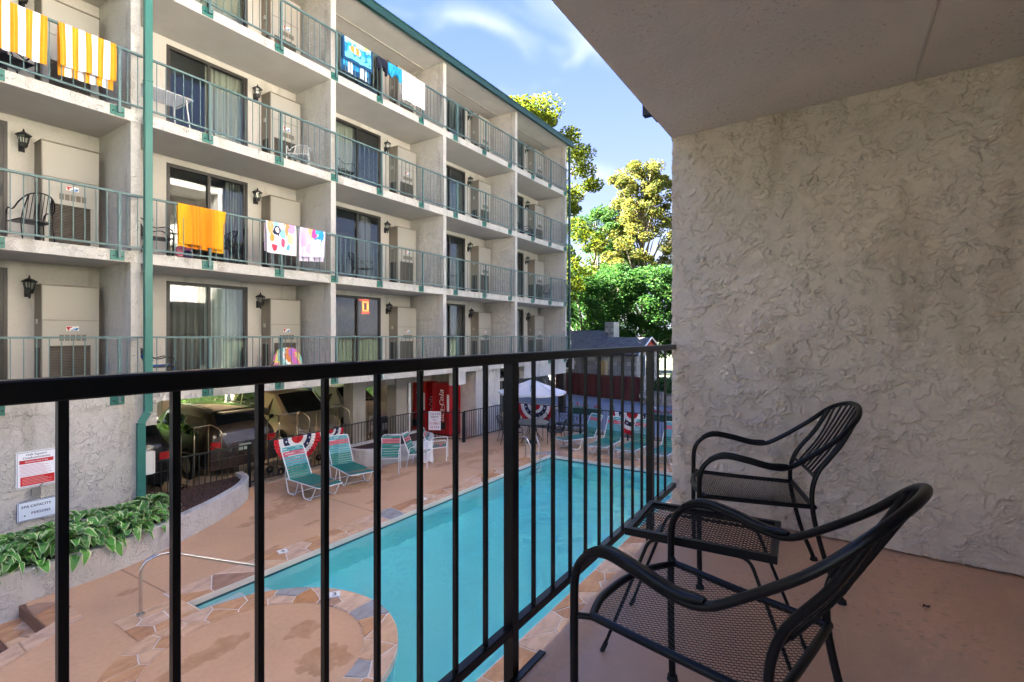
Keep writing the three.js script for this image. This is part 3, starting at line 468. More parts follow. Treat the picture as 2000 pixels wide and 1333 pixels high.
  part(facade, 'end_wall', wb(U0 - 0.16, U0, 0, TOPC, WF, 19.2), M.stucco);
  // roof, fascia gutter and downspouts
  const A = P(U0 - 0.2, 13.12, 11.1), B = P(U1 + 0.15, 13.12, 11.1), C = P(U1 + 0.15, 13.12, 19.6), D = P(U0 - 0.2, 13.12, 19.6), R1 = P(U0 - 0.2, 13.7, 15.3), R2 = P(U1 + 0.15, 13.7, 15.3);
  const rf = part(facade, 'roof', uvm(tris([...quad(A, B, R2, R1), ...quad(C, D, R1, R2), B, C, R2, D, A, R1])), M.shingle);
  part(facade, 'gutter', mg([wb(U0, U1 + 0.12, 12.90, 13.10, 11.02, 11.12), wb(U0, U1 + 0.14, 13.10, 13.14, 11.0, 11.125)]), M.darkgreen);
  const pipe = (pts, t) => mg(pts.slice(1).map((p, i) => sq(pts[i], p, t, t * 0.8)));
  const ds = part(facade, 'downspout', pipe([P(4.315, 12.92, 11.185), P(4.315, 2.28, 11.185), P(4.205, 2.08, 11.205), P(4.205, 0.3, 11.205)], 0.125), M.green);
  for (const y of [8.62, 5.96, 3.25]) part(ds, 'pipe_joint', wb(4.247, 4.383, y, y + 0.035, 11.125, 11.245), M.green);
  part(facade, 'downspout', pipe([P(22.22, 12.92, 11.2), P(22.22, 0.1, 11.2)], 0.1), M.darkgreen);
  // ground storey: solid end wall, carport columns and beams, store room, entrance
  part(facade, 'ground_wall', wb(U0, 4.30, 0, FL[0] - 0.215, WF + 0.02, 11.6), M.stucco);
  part(facade, 'ground_wall', wb(4.02, 4.30, 0, FL[0] - 0.215, 11.6, 12.1), M.stucco);
  part(facade, 'beam_end', wb(4.301, 4.56, 1.98, FL[0] - 0.215, 11.42, 11.9), M.stucco);
  part(facade, 'carport_side_wall', wb(-6, -5.8, 0, FL[0] - 0.215, 11.6, 19), M.stucco);
  for (const [u, w] of [[10.6, 12.92], [12.45, 12.92], [7.6, 18.6], [12.2, 18.6], [16.8, 18.6], [3.4, 18.6]]) part(facade, 'carport_column', wb(u, u + 0.5, 0, FL[0] - 0.215, w, w + 0.45), M.concrete);
  part(facade, 'carport_pier', wb(13.1, 13.22, 0, 2.05, 12.98, 13.1), M.whitepaint);
  part(facade, 'carport_beam', mg([wb(11.1, 12.45, 2.05, FL[0] - 0.216, 13.0, 13.3), wb(12.95, 14.3, 2.05, FL[0] - 0.216, 13.0, 13.3)]), M.concrete);
  part(facade, 'hanging_panel', wb(13.62, 14.3, 2.0, FL[0] - 0.214, WF + 0.05, WF + 0.25), M.fascia);
  part(facade, 'store_room_wall', wb(15.1, 16.7, 0, FL[0] - 0.215, 11.5, 15.4), M.fascia);
  part(facade, 'entrance_beam', wb(18.3, U1 - 0.002, 1.92, FL[0] - 0.215, WF + 0.05, WF + 0.3), M.fascia);
  part(facade, 'entrance_soffit', wb(16.7, U1 - 0.01, 1.9, 2.0, WF + 0.3, 14.2), M.concrete);
  const ent = sub(facade, 'entrance_glazing');
  for (let i = 0; i < 7; i++) { const u = 16.9 + i * 0.74; part(ent, 'mullion', wb(u, u + 0.07, 0, 1.9, 13.6, 13.68), i % 3 === 1 ? M.curtainA : M.bronze); if (i < 6) part(ent, 'pane', wb(u + 0.07, u + 0.74, 0.1, 1.9, 13.63, 13.64), M.carglass); }
  part(facade, 'entrance_end_post', wb(21.9, U1 - 0.002, 0, 1.92, WF + 0.05, WF + 0.35), M.bronze);
  rebase(facade, 6.5, 0, 15);
}
// green balcony railings, one per bay and row
const postU = [0.62, 2.25, 3.87, 5.47, 7.10, 8.67, 10.24, 11.97, 13.68, 15.36, 17.10, 18.90, 20.42, 21.93];
FL.forEach((y, k) => {
  for (let b = 0; b <= 4; b++) {
    if (k === 3 && b === 0) continue;
    const u0 = PR(b - 1) - 0.0, u1 = b === 4 ? PR(4) - 0.01 : PR(b), W = 11.225;
    const g = thing('green_balcony_railing', `green metal baluster railing, ${rowName[k]}, ${bayName[b]}`, 'railing', 'green railings of the opposite balconies');
    part(g, 'top_rail', wb(u0 + 0.002, u1 - 0.002, y + 1.035, y + 1.07, W - 0.025, W + 0.025), M.greenrail);
    part(g, 'bottom_rail', wb(u0 + 0.002, u1 - 0.002, y + 0.05, y + 0.08, W - 0.018, W + 0.018), M.greenrail);
    for (const u of postU) if (u > u0 && u < u1) {
      const p = part(g, 'post', wb(u - 0.022, u + 0.022, y - 0.15, y + 1.034, W - 0.022, W + 0.022), M.greenrail);
      part(p, 'mounting_plate', wb(u - 0.12, u + 0.10, y - 0.195, y - 0.015, WF - 0.022, WF - 0.002), M.green);
      if (b < 3) for (const du of [-0.075, 0.065]) part(p, 'bolt', rod(P(u + du, y - 0.12, WF - 0.024), P(u + du, y - 0.12, WF - 0.045), 0.016, 6), M.darkgreen);
    }
    for (let u = u0 + 0.08; u < u1 - 0.03; u += 0.16) { if (postU.some((q) => Math.abs(q - u) < 0.05)) continue; part(g, 'baluster', wb(u - 0.0065, u + 0.0065, y + 0.08, y + 1.035, W - 0.0065, W + 0.0065), M.greenrail); }
    rebase(g, (u0 + u1) / 2, y, W);
  }
});
// air conditioner cabinets
const T_badge = canvasTex(128, 56, (c) => { c.fillStyle = '#e9e6dd'; c.fillRect(0, 0, 128, 56); c.fillStyle = '#b3202c'; c.beginPath(); c.moveTo(0, 4); c.lineTo(64, 4); c.lineTo(28, 52); c.lineTo(14, 52); c.fill(); c.fillStyle = '#2f6db3'; c.beginPath(); c.moveTo(128, 20); c.lineTo(112, 52); c.lineTo(40, 52); c.lineTo(72, 20); c.fill(); c.fillStyle = '#f6f6f2'; c.font = 'italic bold 34px sans-serif'; c.fillText('ASU', 26, 42); });
const M_badge = mat(1, 1, 1, { map: T_badge, roughness: 0.4 });
let ac0 = null, lamp0 = null;
FL.forEach((y, k) => {
  for (let b = 0; b <= 4; b++) {
    if (k === 3 && b === 0) continue;
    const p = PR(b) - 0.16, label = `beige air conditioner cabinet, ${rowName[k]}, ${bayName[b]}`;
    if (!ac0) {
      ac0 = thing('air_conditioner_cabinet', label, 'air conditioner', 'air conditioner cabinets on the balconies', p - 1.0, y, WB - 0.003);
      const g = ac0, w = 0.87, h = 2.03, d = 0.42;                     // local: x 0..w, z 0..d towards the pool
      part(g, 'cabinet', bx(0, w, 0.03, h, 0, d - 0.02), M.acside);
      part(g, 'upper_panel', bx(0.01, w - 0.01, 1.385, h - 0.01, d - 0.02, d), M.acpanel);
      part(g, 'lower_panel', bx(0.01, w - 0.01, 0.895, 1.37, d - 0.02, d + 0.004), M.acpanel);
      part(g, 'grille_surround', mg([bx(0.01, 0.10, 0.05, 0.892, d - 0.02, d + 0.002), bx(w - 0.14, w - 0.01, 0.05, 0.892, d - 0.02, d + 0.002), bx(0.10, w - 0.14, 0.05, 0.11, d - 0.02, d + 0.002)]), M.acpanel);
      part(g, 'grille_back', bx(0.10, w - 0.14, 0.11, 0.892, d - 0.02, d - 0.012), M.acdark);
      const lv = []; for (let i = 0; i < 26; i++) { const q = bx(0.10, w - 0.14, -0.011, 0.011, -0.002, 0.002); q.rotateX(-0.7); q.translate(0, 0.125 + i * 0.03, d - 0.004); lv.push(q); }
      part(g, 'grille_louvers', mg(lv), M.acgrille).userData.kind = 'stuff';
      for (let i = 0; i < 5; i++) { const v = part(g, 'vent', bx(0.25 + i * 0.085, 0.318 + i * 0.085, 0.985, 1.10, d + 0.004, d + 0.009), M.acgrille); }
      const q = new THREE.PlaneGeometry(0.19, 0.085); q.translate(0.45, 1.22, d + 0.0065); part(g, 'maker_badge', clean(q), M_badge);
      part(g, 'side_grille', bx(-0.006, 0, 0.12, 0.86, 0.06, d - 0.1), M.acdark);
      part(g, 'top_cap', bx(-0.01, w + 0.01, h, h + 0.02, 0, d + 0.01), M.acside);
      part(g, 'service_box', bx(-0.03, 0, 1.3, 1.4, 0.12, 0.2), M.acpanel);
      part(g, 'base_feet', mg([bx(0.05, 0.12, 0, 0.03, 0.05, 0.35), bx(0.75, 0.82, 0, 0.03, 0.05, 0.35)]), M.acdark);
    } else copy(ac0, label, p - 1.0, y + (b === 2 && k === 1 ? 0 : 0), WB - 0.003);
    const ll = `black carriage wall lantern, ${rowName[k]}, ${bayName[b]}`, lu = p - (k === 0 ? 1.10 : 1.18), ly = y + (k === 0 ? 2.03 : 2.05);
    if (!lamp0) {
      lamp0 = thing('wall_lantern', ll, 'lantern', 'carriage lanterns beside the balcony doors', lu, ly, WB - 0.002);
      const g = lamp0, lat = (pts, n = 6) => clean(toCreasedNormals(new THREE.LatheGeometry(pts.map(([x, y2]) => new THREE.Vector2(x, y2)), n).translate(0, 0, 0.13), 0.6));
      part(g, 'wall_plate', bx(-0.045, 0.045, -0.22, -0.04, 0, 0.02), M.lampblack);
      part(g, 'arm', bent([V(0, -0.12, 0.01), V(0, -0.16, 0.13), V(0, -0.1, 0.13)], 0.012, 0.03, 6), M.lampblack);
      part(g, 'lantern_roof', lat([[0.001, 0.19], [0.012, 0.17], [0.02, 0.13], [0.06, 0.11], [0.125, 0.065], [0.12, 0.055], [0.001, 0.055]]), M.lampblack);
      part(g, 'lantern_glass', lat([[0.09, 0.055], [0.062, -0.08]]), M.glass);
      part(g, 'lantern_cage', mg([...Array(6).keys()].map((i) => { const a = i * Math.PI / 3; return rod(V(0.092 * Math.sin(a), 0.058, 0.13 + 0.092 * Math.cos(a)), V(0.064 * Math.sin(a), -0.085, 0.13 + 0.064 * Math.cos(a)), 0.008, 5); }).concat([lat([[0.066, -0.078], [0.066, -0.12], [0.05, -0.16], [0.001, -0.17]])])), M.lampblack);
      part(g, 'tail_finial', lat([[0.02, -0.16], [0.015, -0.24], [0.001, -0.26]]), M.lampblack);
    } else copy(lamp0, ll, lu, ly, WB - 0.002);
  }
});
{ // the lit orange sign seen through a door in the lowest row
  const g = thing('glowing_orange_lamp', 'glowing orange square-framed lamp seen through the dark sliding door', 'lamp', null, 11.62, 4.73, 13.55, 0);
  const E = mat(0.9, 0.25, 0.03, { emissive: new THREE.Color(1, 0.28, 0.04), emissiveIntensity: 0.07 }), E2 = mat(0.8, 0.1, 0.02, { emissive: new THREE.Color(1, 0.10, 0.01), emissiveIntensity: 0.02 });
  part(g, 'bright_frame', mg([bx(-0.13, 0.13, 0.12, 0.17, 0, 0.04), bx(-0.13, 0.13, -0.17, -0.12, 0, 0.04), bx(-0.13, -0.08, -0.12, 0.12, 0, 0.04), bx(0.08, 0.13, -0.12, 0.12, 0, 0.04)]), E);
  part(g, 'shade', mg([bx(-0.17, 0.17, -0.26, -0.171, -0.02, 0.03), bx(-0.26, 0.17, 0.171, 0.27, -0.02, 0.03)]), E2);
  const L = new THREE.PointLight(new THREE.Color(1, 0.35, 0.08), 0.012, 0, 2); L.position.set(0, 0, 0.08); L.castShadow = true; g.add(L);
}
// ---------------------------------------------------------------- towels and clothes hung over the rails
function hang(name, label, category, group, u0, u1, yTop, front, back, m, o = {}) {
  const W = 11.225, n = 22, mF = 18, L = [], uvs = [], ph = rnd() * 9, am = (o.amp ?? 0.02) * 1.5;
  const rows = []; for (let i = 0; i <= mF; i++) rows.push([front * (1 - i / mF), -1]); rows.push([0, 0]); for (let i = 0; i <= 8; i++) rows.push([back * i / 8, 1]);
  const tot = front + back, at = (i, j) => {
    const t = i / n, [d, s] = rows[j], sag = (o.slant ?? 0) * (t - 0.5) * (s < 0 ? d / front : d / Math.max(back, 0.01)), dd = d + sag + (o.scallop ? o.scallop * Math.sin(t * 9 + ph) * (d / tot) : 0);
    const pin = (o.pinch ?? 0.02) * d, w = W + s * 0.032 - (s < 0 ? 1 : -0.6) * (am * Math.sin(t * (o.f ?? 13) + ph) * Math.min(1, d * 3) + am * 0.5 * Math.sin(t * 29 + ph * 2) * Math.min(1, d * 3) + 0.012 * Math.min(1, d * 4));
    return [P(lerp(u0 + pin, u1 - pin, t), yTop + (s === 0 ? 0.012 : 0.004) - dd, s === 0 ? W : w), [t, s < 0 ? (front - d) / tot : (front + d) / tot]];
  };
  for (let j = 0; j + 1 < rows.length; j++) for (let i = 0; i < n; i++) { const q = [at(i, j), at(i + 1, j), at(i + 1, j + 1), at(i, j + 1)]; for (const k of [0, 1, 2, 0, 2, 3]) { L.push(q[k][0]); uvs.push(...q[k][1]); } }
  const g = tris(L); g.setAttribute('uv', new THREE.Float32BufferAttribute(uvs, 2)); const sg = toCreasedNormals(g, 1.2);
  const c = V((u0 + u1) / 2, yTop, -W); sg.translate(-c.x, -c.y, -c.z); const ob = single(name, clean(sg), m, label, category, group); ob.position.copy(c); return ob;
}
const cloth = (S, T, fn) => mat(1, 1, 1, { map: tex(S, T, (u, v) => { const n = 0.06 * pn(u * 90, v * 120); const c = fn(u, v); return c.map((x) => x + n); }), roughness: 0.98, sheen: 0.3 });
const hx = (h) => [(h >> 16 & 255) / 255, (h >> 8 & 255) / 255, (h & 255) / 255];
const stripes = cloth(256, 64, (u, v) => { const k = u * 9 % 2, e = Math.abs((u * 9 % 1) - 0.5); return k < 1 ? (e < 0.1 ? hx(0xe0a02c) : hx(0xd98a10)) : hx(0xeeeaf2); });
const R3 = FL[2] + 1.07, R2 = FL[1] + 1.07, R4 = FL[3] + 1.07;
hang('beach_towel', 'yellow and white striped towel over the rail, third row, cut by frame edge', 'towel', 'yellow and white striped towels', 2.02, 2.85, R3, 0.80, 0.72, stripes, { slant: 0.05 });
hang('beach_towel', 'yellow and white striped towel over the rail, next to the downspout', 'towel', 'yellow and white striped towels', 2.99, 3.81, R3, 0.72, 0.86, stripes, { slant: -0.04 });
hang('beach_towel', 'plain orange towel with yellow stripes over the second-row rail', 'towel', null, 4.84, 5.79, R2, 0.82, 0.88, cloth(256, 64, (u, v) => { const e = Math.abs(u - 0.48), s = 0.5 + 0.5 * Math.sin(u * 50 + Math.sin(u * 17) * 3); const a = hx(0xe67c0c), b = hx(0xeaa81c); const k = sm(0.2, 0.34, e) * 0.7 + s * 0.35; return a.map((x, i) => lerp(x, b[i], clamp(k))); }), { amp: 0.03, slant: 0.05, pinch: 0.03 });
const blobs = (bg, list, f) => (u, v) => { let c = bg; list.forEach(([cu, cv, r, col], i) => { const d = Math.hypot((u - cu), (v - cv) * 1.3) / r + fbm(u * f + i * 5, v * f + i * 3, 3) * 0.9; if (d < 1) c = col; }); return c; };
hang('beach_towel', 'pale pink towel with blue and orange print, left of the pastel towel', 'towel', null, 6.69, 7.46, R2, 0.74, 0.70, cloth(256, 256, blobs(hx(0xf3dfe8), [[.2, .42, .16, hx(0xf4b27c)], [.3, .5, .12, hx(0x9fd3ea)], [.38, .38, .13, hx(0x26324e)], [.38, .38, .06, hx(0xf1d2c4)], [.55, .34, .10, hx(0x8fd4e6)], [.68, .42, .12, hx(0xf09a5e)], [.8, .28, .10, hx(0xf6c9a0)], [.86, .45, .1, hx(0xd8a3d8)], [.2, .25, .08, hx(0xf2a64c)], [.55, .18, .08, hx(0xd65b7a)], [.28, .1, .07, hx(0xd9465a)], [.75, .12, .06, hx(0x6fb7d8)]], 6)), { amp: 0.014 });
hang('beach_towel', 'lavender and blue pastel print towel beside the partition, second row', 'towel', null, 7.57, 8.30, R2, 0.70, 0.80, cloth(256, 256, blobs(hx(0xe6d8f0), [[.2, .3, .2, hx(0xe9b9ec)], [.45, .42, .13, hx(0xf4bf8a)], [.55, .4, .10, hx(0xd84fa6)], [.8, .38, .17, hx(0x2f9bc4)], [.7, .48, .1, hx(0x53b7d6)], [.6, .22, .12, hx(0xf7f0f8)], [.3, .12, .12, hx(0xcdb2ea)], [.85, .2, .1, hx(0xb9c9f0)]], 6)), { amp: 0.03, slant: -0.06 });
hang('beach_towel', 'blue sea towel with orange fish and dark blue border on the top row', 'towel', null, 8.83, 9.87, R4, 0.62, 0.90, cloth(256, 256, (u, v) => { const n = fbm(u * 7, v * 7, 3); if (u < 0.07 || u > 0.93 || v < 0.06 || v > 0.9) return hx(0x12456f); const sea = v > 0.40 ? null : 1; let c = n > 0.05 ? hx(0x2a9fdf) : hx(0x1f7fcc); if (v < 0.16 + n * 0.2) c = hx(0x6fd0ea); if (v > 0.33 + 0.12 * n && v < 0.46) c = n > 0 ? hx(0xc9de7a) : hx(0x8fcbd0); const d = Math.hypot((u - 0.42) / 0.2, (v - 0.24) / 0.07); if (d < 1) c = (Math.floor((u - 0.2) * 18) % 3 === 0) ? hx(0xf4efe6) : hx(0xef8f3c); return c; }), { slant: 0.0, amp: 0.012 });
hang('folded_white_towel', 'long white towel hanging behind the blue sea towel', 'towel', null, 8.93, 9.80, R4 - 0.005, 0.05, 0.88, cloth(64, 64, () => hx(0xe2e0e6)), {});
hang('swim_shorts', 'dark navy swimwear hanging over the top rail', 'swimwear', null, 10.05, 10.42, R4, 0.36, 0.3, mat(0.012, 0.014, 0.03, { roughness: 0.95 }), { amp: 0.03, scallop: 0.2 });
hang('swim_shorts', 'bright blue swim shorts hanging over the top rail', 'swimwear', null, 10.46, 11.00, R4, 0.34, 0.28, cloth(128, 128, (u, v) => fbm(u * 9, v * 9, 3) > 0.28 ? hx(0x1c6fa8) : hx(0x2aa3dc)), { amp: 0.02, scallop: 0.16 });
hang('beach_towel', 'plain white towel hanging over the top rail beside the blue shorts', 'towel', null, 11.02, 12.02, R4, 0.86, 0.7, cloth(64, 64, () => hx(0xece9ef)), { amp: 0.012 });

// ---------------------------------------------------------------- furniture on the opposite balconies
function smallChair(name, label, group, m, u, y, w, turn, lattice = true) {
  const g = thing(name, label, 'chair', group, u, y, w, turn), hw = 0.26;
  const half = (s) => [V(s * hw, 0, 0.24), V(s * hw, 0.42, 0.25), V(s * hw, 0.58, 0.23), V(s * (hw + 0.01), 0.64, 0.12), V(s * (hw + 0.01), 0.60, -0.08), V(s * (hw - 0.02), 0.72, -0.24), V(s * 0.15, 0.84, -0.36)];
  part(g, 'arm_frame', sweep(crv([...half(1), V(0, 0.88, -0.40), ...half(-1).reverse()], 60), () => 0.012, 6), m);
  for (const s of [1, -1]) part(g, 'rear_leg', sweep(crv([V(s * 0.22, 0, -0.32), V(s * 0.21, 0.42, -0.23), V(s * 0.16, 0.83, -0.36)], 10), () => 0.011, 6), m);
  part(g, 'seat', uvm(bx(-0.235, 0.235, 0.415, 0.435, -0.23, 0.25)), m);
  for (let i = 0; i < 7; i++) { const x = -0.16 + i * 0.053; part(g, 'back_slat', rod(V(x, 0.44, -0.23), V(x * 0.95, 0.87 - x * x, -0.39 + x * x), 0.006, 5), m); }
  return g;
}
const CG = 'wire chairs on the opposite balconies';
smallChair('balcony_chair', 'black wire chair on the second-row balcony left of the downspout', CG, M.blackchair, 2.86, FL[1], 12.1, face(-0.1, 1));
smallChair('balcony_chair', 'black wire chair facing right, second row, just past the downspout', CG, M.blackchair, 4.78, FL[1], 12.0, face(1, -0.2));
smallChair('balcony_chair', 'black wire chair half hidden by the orange towel, second row', CG, M.blackchair, 6.05, FL[1], 12.0, face(-1, -0.1));
smallChair('balcony_chair', 'black chair holding a blue towel, lowest row past the downspout', CG, M.blackchair, 4.92, FL[0], 12.2, face(1, -0.25));
smallChair('balcony_chair', 'black wire chair before the sliding door, second row, second bay', CG, M.blackchair, 10.35, FL[1], 12.2, face(0.9, -0.3));
smallChair('balcony_chair', 'black wire chair before the sky-bright glass, third row, second bay', CG, M.blackchair, 9.6, FL[2], 12.1, face(1, -0.3));
smallChair('balcony_chair', 'dark chair facing left at the end bay, second row', CG, M.blackchair, 21.3, FL[1], 12.0, face(-1, -0.2));
smallChair('balcony_chair', 'dark chair at the end bay, third row', CG, M.blackchair, 19.6, FL[2], 12.1, face(0.6, -1));
smallChair('balcony_chair', 'dark chair carrying folded things, third row, left of the downspout', CG, M.blackchair, 2.55, FL[2], 12.0, face(0.2, -1));
smallChair('white_balcony_chair', 'white metal chair on the third-row balcony beside the partition', null, M.whitepaint, 8.1, FL[2], 12.0, face(-0.7, -0.7));
{ // white slatted drying table
  const g = thing('slatted_table', 'white slatted folding table on the third-row balcony past the downspout', 'table', null, 4.85, FL[2], 11.95, 0.0);
  for (let i = 0; i < 12; i++) part(g, 'slat', bx(-0.45, 0.45, 0.73, 0.745, -0.36 + i * 0.06, -0.325 + i * 0.06), M.whitepaint);
  part(g, 'frame', mg([bx(-0.46, -0.42, 0.70, 0.73, -0.36, 0.36), bx(0.42, 0.46, 0.70, 0.73, -0.36, 0.36)]), M.whitepaint);
  for (const [x, z] of [[1, 1], [1, -1], [-1, 1], [-1, -1]]) part(g, 'leg', rod(V(x * 0.36, 0.70, z * 0.28), V(x * 0.42, 0, z * 0.33), 0.014, 6), M.whitepaint);
}
{ const t = cloth(64, 64, (u, v) => fbm(u * 6, v * 6, 3) > 0.15 ? hx(0xe9cf3e) : hx(0x2f66c4)); // towel on a chair seat and back
  const L = [], q = [V(-0.2, 0.80, -0.375), V(-0.2, 0.46, -0.20), V(-0.2, 0.455, 0.2), V(-0.2, 0.30, 0.275)], n = 10; const row = crv(q, n); for (let i = 0; i < n; i++) for (let j = 0; j < 8; j++) { const A = (a, b) => V(-0.21 + b * 0.0525, row[a].y + 0.01 * Math.sin(b * 2.3 + a), row[a].z + 0.012 * Math.sin(b * 1.9)); L.push(...quad(A(i, j), A(i + 1, j), A(i + 1, j + 1), A(i, j + 1))); }
  const g = uvm(tris(L)); const o = single('blue_towel', g, t, 'blue towel with yellow patch thrown over a chair, lowest row', 'towel'); o.position.set(4.92, FL[0] + 0.012, -12.2); o.rotation.y = face(1, -0.25); }
{ // tie-dye towel draped over a chair back
  const t = cloth(256, 128, (u, v) => { const k = u * 5 + 0.6 * Math.sin(v * 5) + fbm(u * 8, v * 8, 3) * 0.5, cs = [hx(0xe77bb4), hx(0xf3d76b), hx(0x8fd6d2), hx(0xf0f0ea), hx(0xe88c4a), hx(0xc77bd6)]; return cs[((Math.floor(k * 1.6) % 6) + 6) % 6]; });
  const g = thing('tie_dye_towel', 'rainbow tie-dye towel draped in an arch, lowest row before the grille', 'towel', null, 7.75, FL[0], 12.0, 0.1), L = [], uvs = [], n = 24;
  for (let s = -1; s <= 1; s += 2) for (let i = 0; i < n; i++) for (let j = 0; j < 6; j++) { const A = (a, b) => { const t2 = a / n, x = -0.42 + t2 * 0.84, top = 0.36 + 0.42 * Math.sqrt(Math.max(0.02, 1 - Math.pow(Math.abs(x) / 0.44, 2.4))), y = lerp(top, 0.18, b / 6); return [V(x, y, s * (0.02 + 0.10 * b / 6) + 0.015 * Math.sin(t2 * 20 + b)), [t2, b / 6]]; }; const q = [A(i, j), A(i + 1, j), A(i + 1, j + 1), A(i, j + 1)]; for (const k of [0, 1, 2, 0, 2, 3]) { L.push(q[k][0]); uvs.push(...q[k][1]); } }
  const ge = tris(L); ge.setAttribute('uv', new THREE.Float32BufferAttribute(uvs, 2)); part(g, 'cloth', ge, t);
  part(g, 'chair_back', sweep(crv([V(-0.40, 0, 0), V(-0.40, 0.4, 0), V(0, 0.755, 0), V(0.40, 0.4, 0), V(0.40, 0, 0)], 30), () => 0.012, 6), M.blackchair);
}
{ const g = thing('beach_bag', 'pink beach bag on the balcony floor under the orange towel', 'bag', null, 5.2, FL[1], 11.75, 0.2); const b = new THREE.SphereGeometry(0.19, 14, 10); b.scale(1.0, 0.85, 0.6); b.translate(0, 0.16, 0); part(g, 'bag_body', clean(b), mat(0.75, 0.22, 0.28)); part(g, 'handle', tube([V(-0.1, 0.28, 0), V(-0.06, 0.4, 0), V(0.06, 0.4, 0), V(0.1, 0.28, 0)], 0.01, 12, 6), mat(0.6, 0.15, 0.2)); part(g, 'dark_pocket', bx(-0.09, 0.09, 0.06, 0.2, 0.1, 0.118), M.navy); }

// ---------------------------------------------------------------- planters
const plantLine = [[-6, 9.6], [2.45, 9.6], [3.05, 9.62], [3.7, 9.78], [4.4, 10.08], [5.3, 10.55], [6.1, 11.12], [6.55, 11.65], [6.72, 12.2]];
function lowWall(line, y0, y1, th, close) {                 // wall with thickness along a polyline, rounded cap edge
  const L = [], n = line.length, inner = line.map((p, i) => { const a = line[Math.max(0, i - 1)], b = line[Math.min(n - 1, i + 1)], du = b[0] - a[0], dw = b[1] - a[1], l = Math.hypot(du, dw); return [p[0] - dw / l * th, p[1] + du / l * th]; });
  for (let i = 0; i + 1 < n; i++) { const A = line[i], B = line[i + 1], C = inner[i + 1], D = inner[i], c = 0.02, lp = (p, q, t) => [lerp(p[0], q[0], t), lerp(p[1], q[1], t)], k = c / th;
    const A2 = lp(A, D, k), B2 = lp(B, C, k), C2 = lp(C, B, k), D2 = lp(D, A, k), q = (p, y) => P(p[0], y, p[1]);
    L.push(...quad(q(A, y0), q(B, y0), q(B, y1 - c), q(A, y1 - c)), ...quad(q(A, y1 - c), q(B, y1 - c), q(B2, y1), q(A2, y1)), ...quad(q(A2, y1), q(B2, y1), q(C2, y1), q(D2, y1)), ...quad(q(D2, y1), q(C2, y1), q(C, y1 - c), q(D, y1 - c)), ...quad(q(D, y1 - c), q(C, y1 - c), q(C, y0), q(D, y0))); }
  for (const [A, D] of [[line[0], inner[0]], [line[n - 1], inner[n - 1]]]) L.push(...quad(P(A[0], y0, A[1]), P(D[0], y0, D[1]), P(D[0], y1, D[1]), P(A[0], y1, A[1])));
  return [uvm(tris(L)), inner];
}
const spline = (pts, n) => new THREE.SplineCurve(pts.map((p) => new THREE.Vector2(...p))).getPoints(n).map((p) => [p.x, p.y]);
{
  const line = [[-6, 9.6], [2.3, 9.6], ...spline(plantLine.slice(1), 36)];
  const g = thing('curved_planter', 'low curved stucco planter wall with mulch below the left wall', 'planter');
  const [wallG, inner] = lowWall(line, -0.36, 0.46, 0.16); part(g, 'planter_wall', wallG, M.fascia);
  const soil = sheet([...inner, [4.32, 12.2], [4.32, 11.31], [-6, 11.31]], 0.36); part(g, 'mulch_bed', soil, M.mulch);
  rebase(g, 3, 0, 10.5);
  const line2 = [[9.62, 12.3], ...spline([[9.62, 12.2], [9.75, 11.55], [10.3, 11.12], [11.2, 10.98], [12.1, 11.08], [12.75, 11.5], [12.95, 12.3]], 40)];
  const g2 = thing('oval_planter', 'low white stucco planter with mulch behind the green strap chairs', 'planter');
  const [w2, in2] = lowWall(line2, -0.02, 0.48, 0.14); part(g2, 'planter_wall', w2, M.fascia); part(g2, 'back_wall', wb(9.6, 13.0, -0.02, 0.47, 12.3, 12.42), M.fascia);
  part(g2, 'mulch_bed', sheet([...in2, [12.8, 12.3], [9.8, 12.3]], 0.40), M.mulch); rebase(g2, 11.3, 0, 11.7);
  // chips of mulch bark lying loose
  const chips = []; for (let i = 0; i < 1500; i++) { const one = i < 900, u = one ? rr(4.4, 6.4) : rr(9.9, 12.7), w = one ? rr(10.6, 12.1) : rr(11.3, 12.25); if (one && w < 10.25 + (u - 4.4) * 0.62) continue; const c = P(u, (one ? 0.365 : 0.405) + rr(0, 0.012), w), a = rr(0, 6.28), l = rr(0.012, 0.035), d = V(Math.cos(a) * l, rr(-0.006, 0.012), Math.sin(a) * l), e = V(-Math.sin(a) * l * 0.35, 0.004, Math.cos(a) * l * 0.35); chips.push(...quad(c.clone().sub(d).sub(e), c.clone().add(d).sub(e), c.clone().add(d).add(e), c.clone().sub(d).add(e))); }
  single('mulch_chips', tris(chips), mat(0.13, 0.065, 0.045, { roughness: 1 }), 'loose dark brown bark chips scattered on the planter mulch', 'mulch').userData.kind = 'stuff';
}
